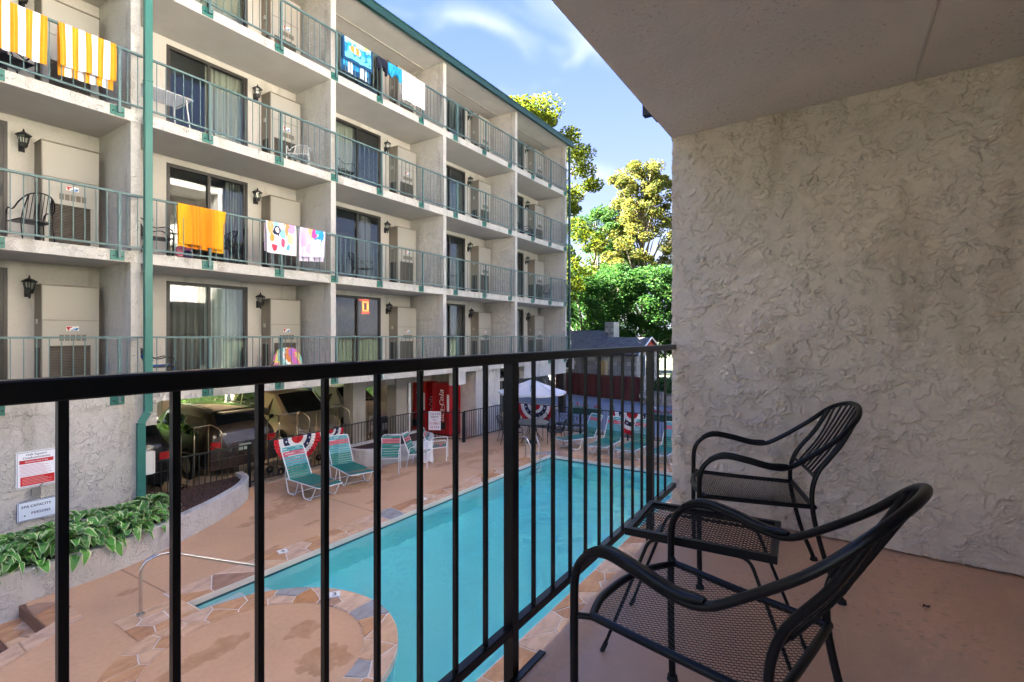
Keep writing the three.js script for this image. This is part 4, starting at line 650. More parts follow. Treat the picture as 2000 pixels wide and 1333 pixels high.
// ---------------------------------------------------------------- hostas: each leaf its own mesh, green with a cream margin
{
  const mkLeaf = (Lg, Wd, droop, cup) => { // petiole start at origin, leaf grows along +z and arches down
    const pos = [], col = [], n = 7, at = (t, s) => { const wd = Wd * Math.pow(Math.sin(Math.PI * Math.pow(clamp(t * 0.97 + 0.02), 0.66)), 0.7), z = Lg * (t - 0.18 * droop * t * t), y = Lg * (0.55 * t - droop * t * t) + cup * Math.abs(s) * wd + 0.012 * Math.sin(t * 14) * Math.abs(s); return V(s * wd, y, z); };
    const S = [-1, -0.74, 0, 0.74, 1], green = [0.10, 0.32, 0.035], cream = [0.62, 0.72, 0.36];
    for (let i = 0; i < n; i++) for (let k = 0; k < 4; k++) { const q = [[i / n, S[k]], [(i + 1) / n, S[k]], [(i + 1) / n, S[k + 1]], [i / n, S[k + 1]]]; for (const j of [0, 1, 2, 0, 2, 3]) { const v = at(...q[j]); pos.push(v.x, v.y, v.z); col.push(...(k === 0 || k === 3 ? cream : green)); } }
    const g = new THREE.BufferGeometry(); g.setAttribute('position', new THREE.Float32BufferAttribute(pos, 3)); g.setAttribute('color', new THREE.Float32BufferAttribute(col, 3)); g.computeVertexNormals(); const s = toCreasedNormals(g, 1.0); s.setAttribute('uv', new THREE.BufferAttribute(new Float32Array(pos.length / 3 * 2), 2)); return s;
  };
  const leaves = [mkLeaf(0.27, 0.075, 0.75, 0.35), mkLeaf(0.31, 0.085, 0.95, 0.25), mkLeaf(0.24, 0.07, 0.45, 0.45), mkLeaf(0.28, 0.06, 1.15, 0.3)];
  const lm = [1, 0.8, 1.2].map((k) => mat(k, k, k * 0.95, { vertexColors: true, roughness: 0.5, transmission: 0.25, thickness: 0 }));
  const spots = [[1.62, 9.92], [2.02, 9.84], [2.42, 9.96], [2.80, 9.86], [3.16, 9.98], [3.50, 10.02], [3.86, 10.22], [4.15, 10.62], [1.2, 9.85], [3.62, 10.55], [1.4, 10.4], [1.85, 10.42], [2.3, 10.48], [2.72, 10.42], [3.15, 10.5]];
  const where = ['below the sign, second from the frame edge', 'below the lower sign, third from the frame edge', 'fourth from the frame edge, hanging over the wall', 'fifth from the frame edge, by the first baluster', 'sixth from the frame edge', 'seventh from the frame edge', 'next to the downspout foot, in front', 'at the far end by the mulch bed', 'cut by the frame edge', 'at the foot of the green downspout, behind', 'in the back row under the sign corner', 'in the back row under the middle of the sign', 'in the back row under the sign end', 'in the back row beside the first baluster', 'in the back row before the downspout'];
  spots.forEach(([u, w], i) => {
    const g = thing('hosta_plant', `green and cream variegated hosta ${where[i]}`, 'plant', 'hostas in the curved planter', u, 0.34, w, 0), big = rr(1.05, 1.3);
    part(g, 'crown_stems', mg([...Array(9).keys()].map((k) => { const a = k * 0.7; return rod(V(0.03 * Math.cos(a), 0.0, 0.03 * Math.sin(a)), V(0.12 * Math.cos(a), 0.18, 0.12 * Math.sin(a)), 0.005, 5); })), mat(0.16, 0.28, 0.07));
    for (let k = 0; k < 64; k++) { const a = rr(0, 6.283), t = k / 64, r = lerp(0.03, 0.26, t) * big, y = lerp(0.30, 0.08, t * t) * big; const l = part(g, 'leaf', leaves[k % 4], lm[(k * 7 + i) % 3]); l.position.set(Math.sin(a) * r, y, Math.cos(a) * r); l.rotation.set(0, a, 0); l.rotateX(lerp(-0.55, 0.35, t) + rr(-0.25, 0.25)); l.rotateZ(rr(-0.4, 0.4)); l.scale.setScalar(rr(0.55, 0.95) * big * 0.92); }
  });
}
// ---------------------------------------------------------------- signs and boxes on the left wall
function board(name, label, u0, u1, y0, y1, w, tx, rim) {
  const g = thing(name, label, 'sign', null, (u0 + u1) / 2, y0, w); const W = (u1 - u0) / 2, H = y1 - y0;
  const s = new THREE.Shape(), r = 0.04; s.moveTo(-W + r, 0); s.lineTo(W - r, 0); s.quadraticCurveTo(W, 0, W, r); s.lineTo(W, H - r); s.quadraticCurveTo(W, H, W - r, H); s.lineTo(-W + r, H); s.quadraticCurveTo(-W, H, -W, H - r); s.lineTo(-W, r); s.quadraticCurveTo(-W, 0, -W + r, 0);
  part(g, 'board', clean(new THREE.ExtrudeGeometry(s, { depth: 0.012, bevelEnabled: false })), rim);
  const f = new THREE.PlaneGeometry(2 * W - 0.012, H - 0.012); f.translate(0, H / 2, 0.0135); part(g, 'printed_face', clean(f), mat(1, 1, 1, { map: tx, roughness: 0.4 }));
}
board('rules_sign', 'white and red pool rules sign on the stucco wall', 2.48, 2.99, 1.23, 1.83, 11.30, canvasTex(512, 600, (c) => {
  c.fillStyle = '#f0eff4'; c.fillRect(0, 0, 512, 600); c.strokeStyle = '#3c4c58'; c.lineWidth = 6; c.strokeRect(10, 10, 492, 580); c.fillStyle = '#2c3a3c'; c.textAlign = 'center'; c.font = 'bold 46px serif'; c.fillText('Oak Square', 256, 68); c.fillText('Condominiums', 256, 120);
  c.fillStyle = '#c92a2e'; c.fillRect(36, 138, 440, 62); c.fillStyle = '#f4eef0'; c.font = 'bold 30px sans-serif'; c.fillText('Attention Pool & Spa', 256, 180);
  c.fillStyle = '#c9889a'; for (let i = 0; i < 9; i++) c.fillRect(44, 222 + i * 22, 300 + (i * 67) % 120, 7);
  c.fillStyle = '#d2282a'; c.fillRect(50, 420, 440, 150); c.fillStyle = '#f2c9c6'; for (let i = 0; i < 5; i++) c.fillRect(70, 444 + i * 24, 280 + (i * 53) % 110, 6); }), M.white);
board('capacity_sign', 'pale blue spa capacity sign below the red and white sign', 2.49, 3.0, 0.68, 1.01, 11.30, canvasTex(512, 330, (c) => { c.fillStyle = '#dfe9f4'; c.fillRect(0, 0, 512, 330); c.strokeStyle = '#223a6c'; c.lineWidth = 8; c.strokeRect(12, 12, 488, 306); c.fillStyle = '#1d2c50'; c.font = 'bold 58px sans-serif'; c.textAlign = 'left'; c.fillText('SPA CAPACITY', 46, 110); c.textAlign = 'center'; c.fillText('PERSONS', 300, 230); c.fillStyle = '#5c8a94'; c.fillRect(84, 226, 20, 30); }), mat(0.03, 0.06, 0.16));
{ const g = thing('wall_outlet_box', 'small grey metal outlet box between the two wall signs', 'outlet box', null, 2.72, 1.08, 11.30); part(g, 'box_body', bx(-0.055, 0.055, 0, 0.12, 0, 0.06), M.steel); part(g, 'cover_plate', bx(-0.06, 0.06, -0.005, 0.125, 0.06, 0.066), M.steel); part(g, 'conduit', rod(V(0.03, 0.12, 0.03), V(0.10, 0.2, 0.02), 0.01, 6), M.steel); }
{ const g = thing('electrical_box', 'white electrical meter box on the corner beside the dark car', 'electrical box', null, 4.45, 0.96, 11.75); part(g, 'box_body', bx(-0.145, 0.13, 0, 0.46, -0.11, 0.11), M.whitepaint); part(g, 'door_panel', bx(0.131, 0.165, 0.01, 0.45, -0.115, 0.115), M.whitepaint); part(g, 'hinge_gap', bx(0.13, 0.131, 0.012, 0.448, -0.112, 0.112), M.lampblack); part(g, 'latch', rod(V(0.165, 0.25, 0), V(0.20, 0.25, 0), 0.014, 6), M.whitepaint); }

// ---------------------------------------------------------------- deck fence: panels of thin pickets
const FG = 'black picket fence around the pool deck';
function fence(label, a, b, h, posts = 2, sp = 0.125) {
  const g = thing('pool_fence', label, 'fence', FG), d = Math.hypot(b[0] - a[0], b[1] - a[1]), at = (t) => [lerp(a[0], b[0], t), lerp(a[1], b[1], t)];
  const A = P(a[0], h, a[1]), B = P(b[0], h, b[1]); part(g, 'top_rail', sq(A, B, 0.03), M.blackfence); part(g, 'bottom_rail', sq(A.clone().setY(0.12), B.clone().setY(0.12), 0.025), M.blackfence);
  for (let i = 0; i < posts; i++) { const [u, w] = at(posts > 1 ? i / (posts - 1) : 0); part(g, 'post', wb(u - 0.025, u + 0.025, 0, h + 0.02, w - 0.025, w + 0.025), M.blackfence); }
  const n = Math.round(d / sp); for (let i = 1; i < n; i++) { const [u, w] = at(i / n); part(g, 'picket', wb(u - 0.007, u + 0.007, 0.13, h - 0.012, w - 0.007, w + 0.007), M.blackfence); }
  rebase(g, (a[0] + b[0]) / 2, 0, (a[1] + b[1]) / 2); return g;
}
fence('fence panel behind the mulch planter, in front of the dark cars', [4.6, 12.28], [6.9, 12.28], 1.05);
fence('fence panel behind the first green lounger', [6.92, 12.28], [9.55, 12.34], 1.05);
fence('fence panel along the back of the oval planter', [9.58, 12.46], [13.2, 12.62], 1.05, 3);
fence('short fence panel in front of the red vending machines', [13.22, 12.5], [13.92, 11.16], 1.05);
fence('fence panel before the white store room wall', [13.96, 11.13], [16.5, 11.02], 1.08, 3);
fence('fence panel behind the umbrella table', [16.5, 11.0], [17.3, 10.98], 1.0);
fence('fence panel along the road, behind the umbrella table, with bunting', [17.32, 10.98], [17.36, 8.3], 1.0, 3);
fence('fence panel along the road behind the green loungers', [17.36, 8.28], [17.4, 4.6], 1.0, 3);
fence('fence panel along the road at the wall edge', [17.4, 4.58], [17.44, 1.5], 1.0, 2);
for (const [u, w, l] of [[16.62, 10.9, 'dark green gate post by the store room wall'], [17.5, 8.75, 'dark green fence post beside the umbrella bunting'], [17.55, 7.1, 'dark green fence post behind the second lounger']]) { const g = thing('gate_post', l, 'post', 'thick green fence posts', u, 0, w); part(g, 'shaft', bx(-0.06, 0.06, 0, 1.14, -0.06, 0.06), M.darkgreen); part(g, 'cap', bx(-0.075, 0.075, 1.14, 1.17, -0.075, 0.075), M.darkgreen); }
{ const g = thing('fence_notice', 'white notice with purple and red lettering on the fence', 'sign', null, 13.42, 0.42, 12.04, face(-0.9, -0.42)); const t = canvasTex(256, 400, (c) => { c.fillStyle = '#ece4ea'; c.fillRect(0, 0, 256, 400); let q = 5; const r1 = () => (q = (q * 73 + 41) % 997) / 997; const line = (y, h, col, x0, x1) => { c.fillStyle = col; for (let x = x0; x < x1; x += h * 0.72) { c.fillRect(x, y, h * 0.16, h); if (r1() > 0.35) c.fillRect(x, y + (r1() > 0.5 ? 0 : h * 0.42), h * 0.5, h * 0.16); if (r1() > 0.4) c.fillRect(x + h * 0.36, y + (r1() > 0.5 ? 0 : h * 0.4), h * 0.16, h * 0.6); } }; line(28, 52, '#6a5470', 30, 220); line(96, 48, '#6a5470', 50, 205); line(170, 30, '#8d6a86', 90, 165); line(232, 54, '#c33550', 26, 225); line(316, 54, '#c33550', 44, 210); }); part(g, 'board', bx(-0.22, 0.22, 0, 0.66, -0.008, 0.004), M.white); const f = new THREE.PlaneGeometry(0.43, 0.65); f.translate(0, 0.33, 0.0055); part(g, 'printed_face', clean(f), mat(1, 1, 1, { map: t })); }

// ---------------------------------------------------------------- red, white and blue fan bunting
function bunting(label, u, y, w, turn, R, flat = 1) {
  const g = thing('fan_bunting', label, 'bunting', 'patriotic fan bunting on the fences', u, y, w, turn), rings = [[0.02, 0.26, M.clothred, 'red_centre'], [0.26, 0.42, M.clothwhite, 'white_band'], [0.42, 0.62, M.navy, 'blue_star_band'], [0.62, 0.80, M.clothwhite, 'white_band'], [0.80, 1.0, M.clothred, 'red_border']], N = 44;
  const at = (i, r) => { const a = Math.PI * i / N; return V(Math.cos(a) * r * R, -Math.sin(a) * r * R * flat - 0.02 * r * (i % 2), 0.03 + (i % 2 ? 0.035 : -0.012) * r); };
  for (const [r0, r1, m, n] of rings) { const L = []; for (let i = 0; i < N; i++) L.push(...quad(at(i, r0), at(i + 1, r0), at(i + 1, r1), at(i, r1))); const p = part(g, n, tris(L), m);
    if (n === 'blue_star_band') for (let k = 0; k < 7; k++) { const c = at(3 + k * 6.3, 0.52), s = new THREE.Shape(); for (let q = 0; q < 10; q++) { const a = q * Math.PI / 5, rr2 = (q % 2 ? 0.018 : 0.045) * R / 0.8; s[q ? 'lineTo' : 'moveTo'](Math.sin(a) * rr2, Math.cos(a) * rr2); } const ge = new THREE.ShapeGeometry(s); ge.translate(c.x, c.y, 0.062); part(p, 'star', clean(ge), M.clothwhite); } }
}
bunting('fan bunting on the fence behind the umbrella table', 17.30, 1.0, 10.2, face(-1, 0), 0.84, 0.9);
bunting('fan bunting on the fence behind the right-hand loungers', 17.33, 1.0, 6.25, face(-1, 0), 0.80, 0.95);
bunting('fan bunting on the fence behind the first strap lounger', 8.2, 1.05, 12.26, 0, 0.68, 1.0);
bunting('half hidden fan bunting between the two near loungers', 9.3, 1.05, 12.34, 0, 0.45, 1.0);
for (const [w, l] of [[7.95, 'dark green trough of red flowers on the fence rail, by the umbrella'], [5.0, 'dark green trough on the fence rail at the wall edge']]) {
  const g = thing('flower_box', l, 'planter box', 'green flower troughs on the fence', 17.30, 0.82, w); part(g, 'trough', mg([bx(-0.16, 0.02, 0, 0.20, -0.55, 0.55), bx(-0.17, 0.03, 0.20, 0.225, -0.56, 0.56)]), M.darkgreen);
  const L = [], F = []; for (let i = 0; i < 130; i++) { const c = V(rr(-0.17, 0.03), rr(0.22, 0.34), rr(-0.54, 0.54)), s = 0.035; L.push(c, c.clone().add(V(rr(-s, s), s, rr(-s, s))), c.clone().add(V(s, rr(0, s), rr(-s, s)))); if (i % 9 === 0) { const f = new THREE.IcosahedronGeometry(0.032, 0); f.translate(c.x, c.y + 0.06, c.z); F.push(f); } }
  part(g, 'foliage', tris(L), mat(0.04, 0.12, 0.02)); part(g, 'red_blooms', mg(F), mat(0.5, 0.02, 0.03)).userData.kind = 'stuff';
}
// ---------------------------------------------------------------- strap loungers and chairs
let lo0 = null;
function lounger(label, u, w, turn) {                        // local +z points from head to foot
  if (lo0) return copy(lo0, label, u, 0, w, turn);
  const g = lo0 = thing('strap_lounger', label, 'lounger', 'green strap loungers on the deck', u, 0, w, turn), X = 0.31, Z0 = -0.35, Z1 = 0.90, H = 0.34, a = 1.05, bl = 0.80;
  const back = (t, x) => V(x, H + Math.sin(a) * bl * t, Z0 - Math.cos(a) * bl * t);
  part(g, 'seat_frame', mg([bent([V(-X, H, Z0 - 0.12), V(-X, H, Z1 - 0.02), V(-X + 0.05, H, Z1), V(X - 0.05, H, Z1), V(X, H, Z1 - 0.02), V(X, H, Z0 - 0.12)], 0.014, 0.05, 7), rod(V(-X, H, Z0 - 0.12), V(X, H, Z0 - 0.12), 0.013, 7)]), M.whitepaint);
  part(g, 'back_frame', bent([back(0, -X + 0.02), back(0.97, -X + 0.02), back(1, -X + 0.08), back(1, X - 0.08), back(0.97, X - 0.02), back(0, X - 0.02)], 0.014, 0.06, 7), M.whitepaint);
  for (const s of [1, -1]) { part(g, 'leg', bent([V(s * X, H, Z0 - 0.12), V(s * X, 0.05, Z0 - 0.02), V(s * X, 0.014, Z0 + 0.02), V(s * X, 0.014, Z0 + 0.28), V(s * X, H - 0.01, Z0 + 0.42)], 0.014, 0.05, 7), M.whitepaint); part(g, 'leg', bent([V(s * X, H - 0.01, Z0 + 0.55), V(s * X, 0.05, Z1 - 0.62), V(s * X, 0.014, Z1 - 0.55), V(s * X, 0.014, Z1 - 0.32), V(s * X, H - 0.01, Z1 - 0.12)], 0.014, 0.05, 7), M.whitepaint); part(g, 'back_prop', rod(back(0.42, s * (X - 0.02)), V(s * (X - 0.01), H, Z0 - 0.42 + 0.25), 0.009, 6), M.whitepaint); }
  for (const z of [Z0 + 0.1, Z1 - 0.5]) part(g, 'leg_cross_bar', rod(V(-X, 0.016, z), V(X, 0.016, z), 0.011, 6), M.whitepaint);
  const seg = (p, q, m) => { const t = q.clone().sub(p), n2 = V(0, t.z, -t.y).normalize(), L = [], n = 6; for (let i = 0; i < n; i++) { const f = (k, e, o) => { const x = lerp(-X, X, k / n), sag = 0.02 * (1 - Math.pow(2 * k / n - 1, 2)); return V(x, 0, 0).add(p.clone().lerp(q, e)).add(n2.clone().multiplyScalar(0.016 - sag + o)); }; L.push(...quad(f(i, 0, 0), f(i + 1, 0, 0), f(i + 1, 1, 0), f(i, 1, 0)), ...quad(f(i, 0, -0.004), f(i + 1, 0, -0.004), f(i + 1, 1, -0.004), f(i, 1, -0.004))); } part(g, 'strap', tris(L), m); };
  for (let k = 0; k < 13; k++) { const t0 = (k + 0.08) / 13, t1 = (k + 0.86) / 13; seg(back(t0, 0), back(t1, 0), k === 9 || k === 10 ? M.strappink : k > 4 ? M.strapteal : M.strapgreen); }
  for (let k = 0; k < 22; k++) { const z0 = lerp(Z0, Z1 - 0.02, (k + 0.08) / 22), z1 = lerp(Z0, Z1 - 0.02, (k + 0.88) / 22); seg(V(0, H, z0), V(0, H, z1), k > 15 && k < 18 ? M.straptan : M.strapgreen); }
  return g;
}
const LF = (du, dw) => face(du, dw);
lounger('green strap lounger with raised back nearest the curved mulch planter', 7.43, 10.63, LF(-0.06, -1));
lounger('green strap lounger with raised back beside the oval planter', 8.70, 10.80, LF(-0.3, -1));
lounger('green strap lounger across the pool nearest the umbrella table', 15.55, 7.42, LF(-0.9, 0.4));
lounger('second green strap lounger across the pool from the umbrella table', 15.33, 6.35, LF(-1, 0.0));
lounger('third green strap lounger across the pool, below the bunting', 15.30, 5.42, LF(-1, 0.05));
lounger('fourth green strap lounger across the pool, at the wall edge', 15.3, 4.45, LF(-1, 0.05));
let sc0 = null;
function strapChair(label, u, w, turn) {
  if (sc0) return copy(sc0, label, u, 0, w, turn);
  const g = sc0 = thing('strap_chair', label, 'chair', 'green strap armchairs by the oval planter', u, 0, w, turn), X = 0.27;
  for (const s of [1, -1]) { part(g, 'side_frame', bent([V(s * X, 0, 0.30), V(s * X, 0.60, 0.30), V(s * X, 0.62, 0.24), V(s * X, 0.58, -0.20), V(s * X, 0.0, -0.30)], 0.014, 0.07, 7), M.whitepaint); part(g, 'seat_rail', rod(V(s * (X - 0.02), 0.42, 0.28), V(s * (X - 0.02), 0.36, -0.22), 0.013, 7), M.whitepaint); }
  part(g, 'back_frame', bent([V(-X + 0.02, 0.36, -0.22), V(-X + 0.02, 0.88, -0.42), V(-X + 0.08, 0.93, -0.44), V(X - 0.08, 0.93, -0.44), V(X - 0.02, 0.88, -0.42), V(X - 0.02, 0.36, -0.22)], 0.014, 0.06, 7), M.whitepaint);
  part(g, 'front_bar', rod(V(-X, 0.42, 0.285), V(X, 0.42, 0.285), 0.013, 7), M.whitepaint);
  const st = (p, q, m) => part(g, 'strap', tris(quad(V(-X + 0.02, p.y, p.z), V(X - 0.02, p.y, p.z), V(X - 0.02, q.y, q.z), V(-X + 0.02, q.y, q.z))), m);
  const bk = (t) => V(0, lerp(0.37, 0.90, t), lerp(-0.205, -0.41, t)), se = (t) => V(0, lerp(0.375, 0.435, t), lerp(-0.21, 0.28, t));
  for (let k = 0; k < 8; k++) st(bk((k + 0.1) / 8), bk((k + 0.88) / 8), k === 5 || k === 6 ? M.strappink : M.strapgreen);
  for (let k = 0; k < 7; k++) st(se((k + 0.1) / 7), se((k + 0.88) / 7), k === 4 ? M.strappink : M.strapgreen);
  return g;
}
strapChair('green and pink strap armchair standing before the oval planter, nearest the loungers', 9.84, 10.47, face(-0.75, -0.65));
strapChair('middle green and pink strap armchair beside the white draped towel', 10.75, 10.22, face(0.45, -0.9));
strapChair('green and pink strap armchair at the end of the oval planter', 11.62, 10.32, face(0.6, -0.8));
{ const L = [], n = 8; for (let i = 0; i < n; i++) for (let j = 0; j < n; j++) { const A = (a, b) => V(-0.2 + 0.4 * a / n, 0.62 - 0.6 * (b / n) + 0.02 * Math.sin(a * 1.7), 0.05 * Math.sin(a * 1.3 + b * 0.4) + 0.1 * b / n); L.push(...quad(A(i, j), A(i + 1, j), A(i + 1, j + 1), A(i, j + 1))); } const o = single('white_towel', uvm(tris(L)), M.white, 'white towel draped over the arm of the middle strap armchair', 'towel'); o.position.set(11.05, 0.04, -10.25); o.rotation.y = -0.6; }

// ---------------------------------------------------------------- umbrella set
{
  const g = thing('patio_umbrella', 'white market umbrella over the round patio table', 'umbrella', null, 15.25, 0, 9.15), R = 1.2, n = 8, L = [], at = (i, t) => { const a = i / n * 2 * Math.PI + 0.3; return V(Math.cos(a) * R * t, 2.22 - 0.42 * t - 0.06 * t * (1 - t), Math.sin(a) * R * t); };
  for (let i = 0; i < n; i++) { const L2 = []; for (let k = 0; k < 4; k++) { const m = (a, t) => { const p = at(i, t).lerp(at(i + 1, t), a); p.y -= 0.04 * Math.sin(Math.PI * a) * t; return p; }; for (let j = 0; j < 3; j++) L2.push(...quad(m(j / 3, k / 4), m((j + 1) / 3, k / 4), m((j + 1) / 3, (k + 1) / 4), m(j / 3, (k + 1) / 4))); } const v = (a, dy) => { const p = at(i, 1).lerp(at(i + 1, 1), a); p.y -= 0.04 * Math.sin(Math.PI * a) + dy; return p; }; for (let j = 0; j < 3; j++) L2.push(...quad(v(j / 3, 0), v((j + 1) / 3, 0), v((j + 1) / 3, 0.07), v(j / 3, 0.07))); part(g, 'canopy_panel', tris(L2), mat(0.80, 0.79, 0.80, { roughness: 0.9, transmission: 0.25, thickness: 0 })); part(g, 'rib', rod(at(i, 0.05).add(V(0, -0.02, 0)), at(i, 1).add(V(0, -0.015, 0)), 0.008, 5), M.blackfence); }
  part(g, 'pole', rod(V(0, 0.05, 0), V(0, 2.24, 0), 0.02, 8), M.whitepaint); part(g, 'finial', rod(V(0, 2.24, 0), V(0, 2.32, 0), 0.02, 8, 0.005), M.whitepaint);
  part(g, 'base', clean(new THREE.CylinderGeometry(0.16, 0.26, 0.06, 20).translate(0, 0.03, 0)), M.darkgreen);
  const t = thing('patio_table', 'round dark metal patio table under the white umbrella', 'table', null, 15.25, 0, 9.15);
  const top = new THREE.LatheGeometry([[0.03, 0.70], [0.58, 0.70], [0.60, 0.715], [0.58, 0.73], [0.03, 0.73]].map((p) => new THREE.Vector2(...p)), 32); part(t, 'table_top', clean(top), M.steel);
  for (let i = 0; i < 4; i++) { const a = i * Math.PI / 2 + 0.5; part(t, 'leg', sweep(crv([V(0.12 * Math.cos(a), 0.69, 0.12 * Math.sin(a)), V(0.2 * Math.cos(a), 0.35, 0.2 * Math.sin(a)), V(0.46 * Math.cos(a), 0.0, 0.46 * Math.sin(a))], 10), () => 0.014, 6), M.blackfence); }
}
[[14.5, 9.5, 1, -0.3, 'black metal patio chair at the umbrella table, pool side'], [15.55, 8.35, -0.3, 1, 'black metal patio chair at the umbrella table, lounger side'], [16.1, 9.35, -1, -0.1, 'black metal patio chair at the umbrella table, fence side'], [15.0, 10.0, 0.2, -1, 'black metal patio chair at the umbrella table, building side']].forEach(([u, w, du, dw, l]) => smallChair('patio_chair', l, 'metal chairs round the umbrella table', M.blackfence, u, 0, w, face(du, dw)));
{ // bench of scrollwork by the road fence
  const g = thing('scroll_bench', 'black wrought iron scroll bench behind the loungers at the fence', 'bench', null, 17.0, 0, 8.55, face(-1, 0)); part(g, 'seat', bx(-0.55, 0.55, 0.42, 0.45, -0.2, 0.22), M.blackfence); part(g, 'back_frame', bent([V(-0.56, 0.44, -0.2), V(-0.56, 0.82, -0.26), V(0.56, 0.82, -0.26), V(0.56, 0.44, -0.2)], 0.014, 0.05, 6), M.blackfence);
  for (let i = 0; i < 6; i++) { const t = new THREE.TorusGeometry(0.075, 0.009, 6, 16); t.translate(-0.44 + i * 0.176, 0.63, -0.23); part(g, 'scroll', clean(t), M.blackfence); } for (const [x, z] of [[-0.5, 0.2], [0.5, 0.2], [-0.5, -0.2], [0.5, -0.2]]) part(g, 'leg', rod(V(x, 0, z * 1.1), V(x, 0.42, z), 0.014, 6), M.blackfence);
}
// ---------------------------------------------------------------- pool rails
{ const g = thing('spa_handrail', 'bent steel handrail going down into the shallow end of the pool', 'handrail', null, 2.95, 0, 7.87); part(g, 'rail', sweep(crv([V(0, 0, 0), V(0, 0.30, 0), V(0.0, 0.58, 0), V(0.06, 0.71, 0.02), V(0.20, 0.76, 0.07), V(0.36, 0.73, 0.11), V(0.9, 0.47, 0.26), V(1.36, 0.25, 0.40), V(1.43, 0.18, 0.42), V(1.44, 0.0, 0.425), V(1.44, -0.6, 0.425)], 70, 0.35), () => 0.021, 10), M.chrome); part(g, 'floor_flange', clean(new THREE.CylinderGeometry(0.05, 0.055, 0.03, 16).translate(0, 0.015, 0)), M.chrome); }
{ const g = thing('pool_ladder', 'chrome pool ladder at the deep corner', 'ladder', null, 12.75, 0, 7.75); for (const s of [0, 0.5]) part(g, 'side_rail', sweep(crv([V(s, 0.0, -0.42), V(s, 0.55, -0.40), V(s, 0.74, -0.22), V(s, 0.62, -0.02), V(s, 0.1, 0.09), V(s, -1.1, 0.10)], 40), () => 0.021, 8), M.chrome); for (const y of [-0.35, -0.65, -0.95]) part(g, 'rung', bx(0, 0.5, y, y + 0.03, 0.06, 0.14), M.whitepaint); }

// ---------------------------------------------------------------- vending machines
const script = (fg, bg, vert) => canvasTex(vert ? 160 : 256, 640, (c, w, h) => { c.fillStyle = bg; c.fillRect(0, 0, w, h); c.save(); c.translate(w / 2, h * 0.55); c.rotate(-Math.PI / 2); c.fillStyle = fg; c.textAlign = 'center'; c.font = `italic bold ${vert ? 88 : 120}px serif`; c.fillText('Coca-Cola', 0, vert ? 28 : 36); c.lineWidth = 7; c.strokeStyle = fg; c.beginPath(); c.moveTo(-200, 44); c.bezierCurveTo(-120, 10, -40, 70, 60, 50); c.stroke(); c.restore(); });
function vending(label, u0, u1, w0, w1, bright) {
  const g = thing('vending_machine', label, 'vending machine', 'red drink machines beside the store room', (u0 + u1) / 2, 0, (w0 + w1) / 2), X = (u1 - u0) / 2, Z = (w1 - w0) / 2, H = 1.96;
  part(g, 'cabinet', bx(-X, X, 0.05, H, -Z, Z), bright ? M.red : M.darkred); part(g, 'plinth', bx(-X + 0.02, X - 0.02, 0, 0.05, -Z + 0.02, Z - 0.02), M.lampblack);
  const f = new THREE.PlaneGeometry(2 * X - 0.06, 1.3); f.translate(0, 1.02, Z + 0.004); part(g, 'front_lettering', clean(f), mat(1, 1, 1, { map: script('#f5efe9', '#b3121c', true), roughness: 0.3 }));
  const s = new THREE.PlaneGeometry(2 * Z - 0.25, 1.5); s.rotateY(-Math.PI / 2); s.translate(-X - 0.004, 1.1, bright ? 0.05 : -0.05); part(g, 'side_lettering', clean(s), mat(1, 1, 1, { map: script('#f5efe9', '#b3121c', false), roughness: 0.3 }));
  part(g, 'selection_panel', bx(-X - 0.03, -X - 0.005, 0.9, 1.55, Z - 0.11, Z - 0.02), M.whitepaint); part(g, 'delivery_slot', bx(-X - 0.02, -X - 0.005, 0.25, 0.5, -0.3, 0.2), M.lampblack);
}
vending('bright red vending machine with white script beside the store room wall', 14.42, 15.05, 12.2, 13.05, true);
vending('dark red vending machine standing further inside the carport', 14.36, 15.05, 13.35, 14.0, false);

// ---------------------------------------------------------------- luggage carts
function cart(label, u, w, turn, L = 1.05) {
  const g = thing('luggage_cart', label, 'luggage cart', 'brass luggage carts behind the fence', u, 0, w, turn), X = L / 2, Z = 0.3;
  part(g, 'platform', bx(-X, X, 0.24, 0.29, -Z, Z), mat(0.25, 0.18, 0.12)); part(g, 'bumper', bent([V(-X, 0.265, -Z), V(X, 0.265, -Z), V(X, 0.265, Z), V(-X, 0.265, Z), V(-X, 0.265, -Z + 0.01)], 0.018, 0.06, 6), M.brass);
  for (const s of [1, -1]) part(g, 'upright_hoop', bent([V(s * (X - 0.05), 0.29, -Z + 0.04), V(s * (X - 0.05), 1.45, -Z + 0.04), V(s * (X - 0.2), 1.62, 0), V(s * (X - 0.05), 1.45, Z - 0.04), V(s * (X - 0.05), 0.29, Z - 0.04)], 0.015, 0.12, 7), M.brass);
  part(g, 'top_bar', rod(V(-X + 0.16, 1.58, 0), V(X - 0.16, 1.58, 0), 0.014, 7), M.brass); for (const s of [1, -1]) part(g, 'side_bar', rod(V(s * (X - 0.05), 1.0, -Z + 0.04), V(s * (X - 0.05), 1.0, Z - 0.04), 0.012, 6), M.brass);
  for (const [x, z] of [[1, 1], [1, -1], [-1, 1], [-1, -1]]) { const t = new THREE.TorusGeometry(0.075, 0.03, 8, 18); t.translate(x * (X - 0.12), 0.105, z * (Z - 0.06)); part(g, 'wheel', clean(t), M.rubber); }
}
cart('luggage cart behind the bunting, in front of the tan van', 8.35, 12.85, 0.05); cart('luggage cart in front of the dark brown SUV', 6.05, 12.8, 0.1, 0.75); cart('luggage cart beside the concrete carport column', 9.85, 12.9, 0.05, 0.9); cart('luggage cart next to the carport pier', 11.75, 13.75, 0.0, 0.9);

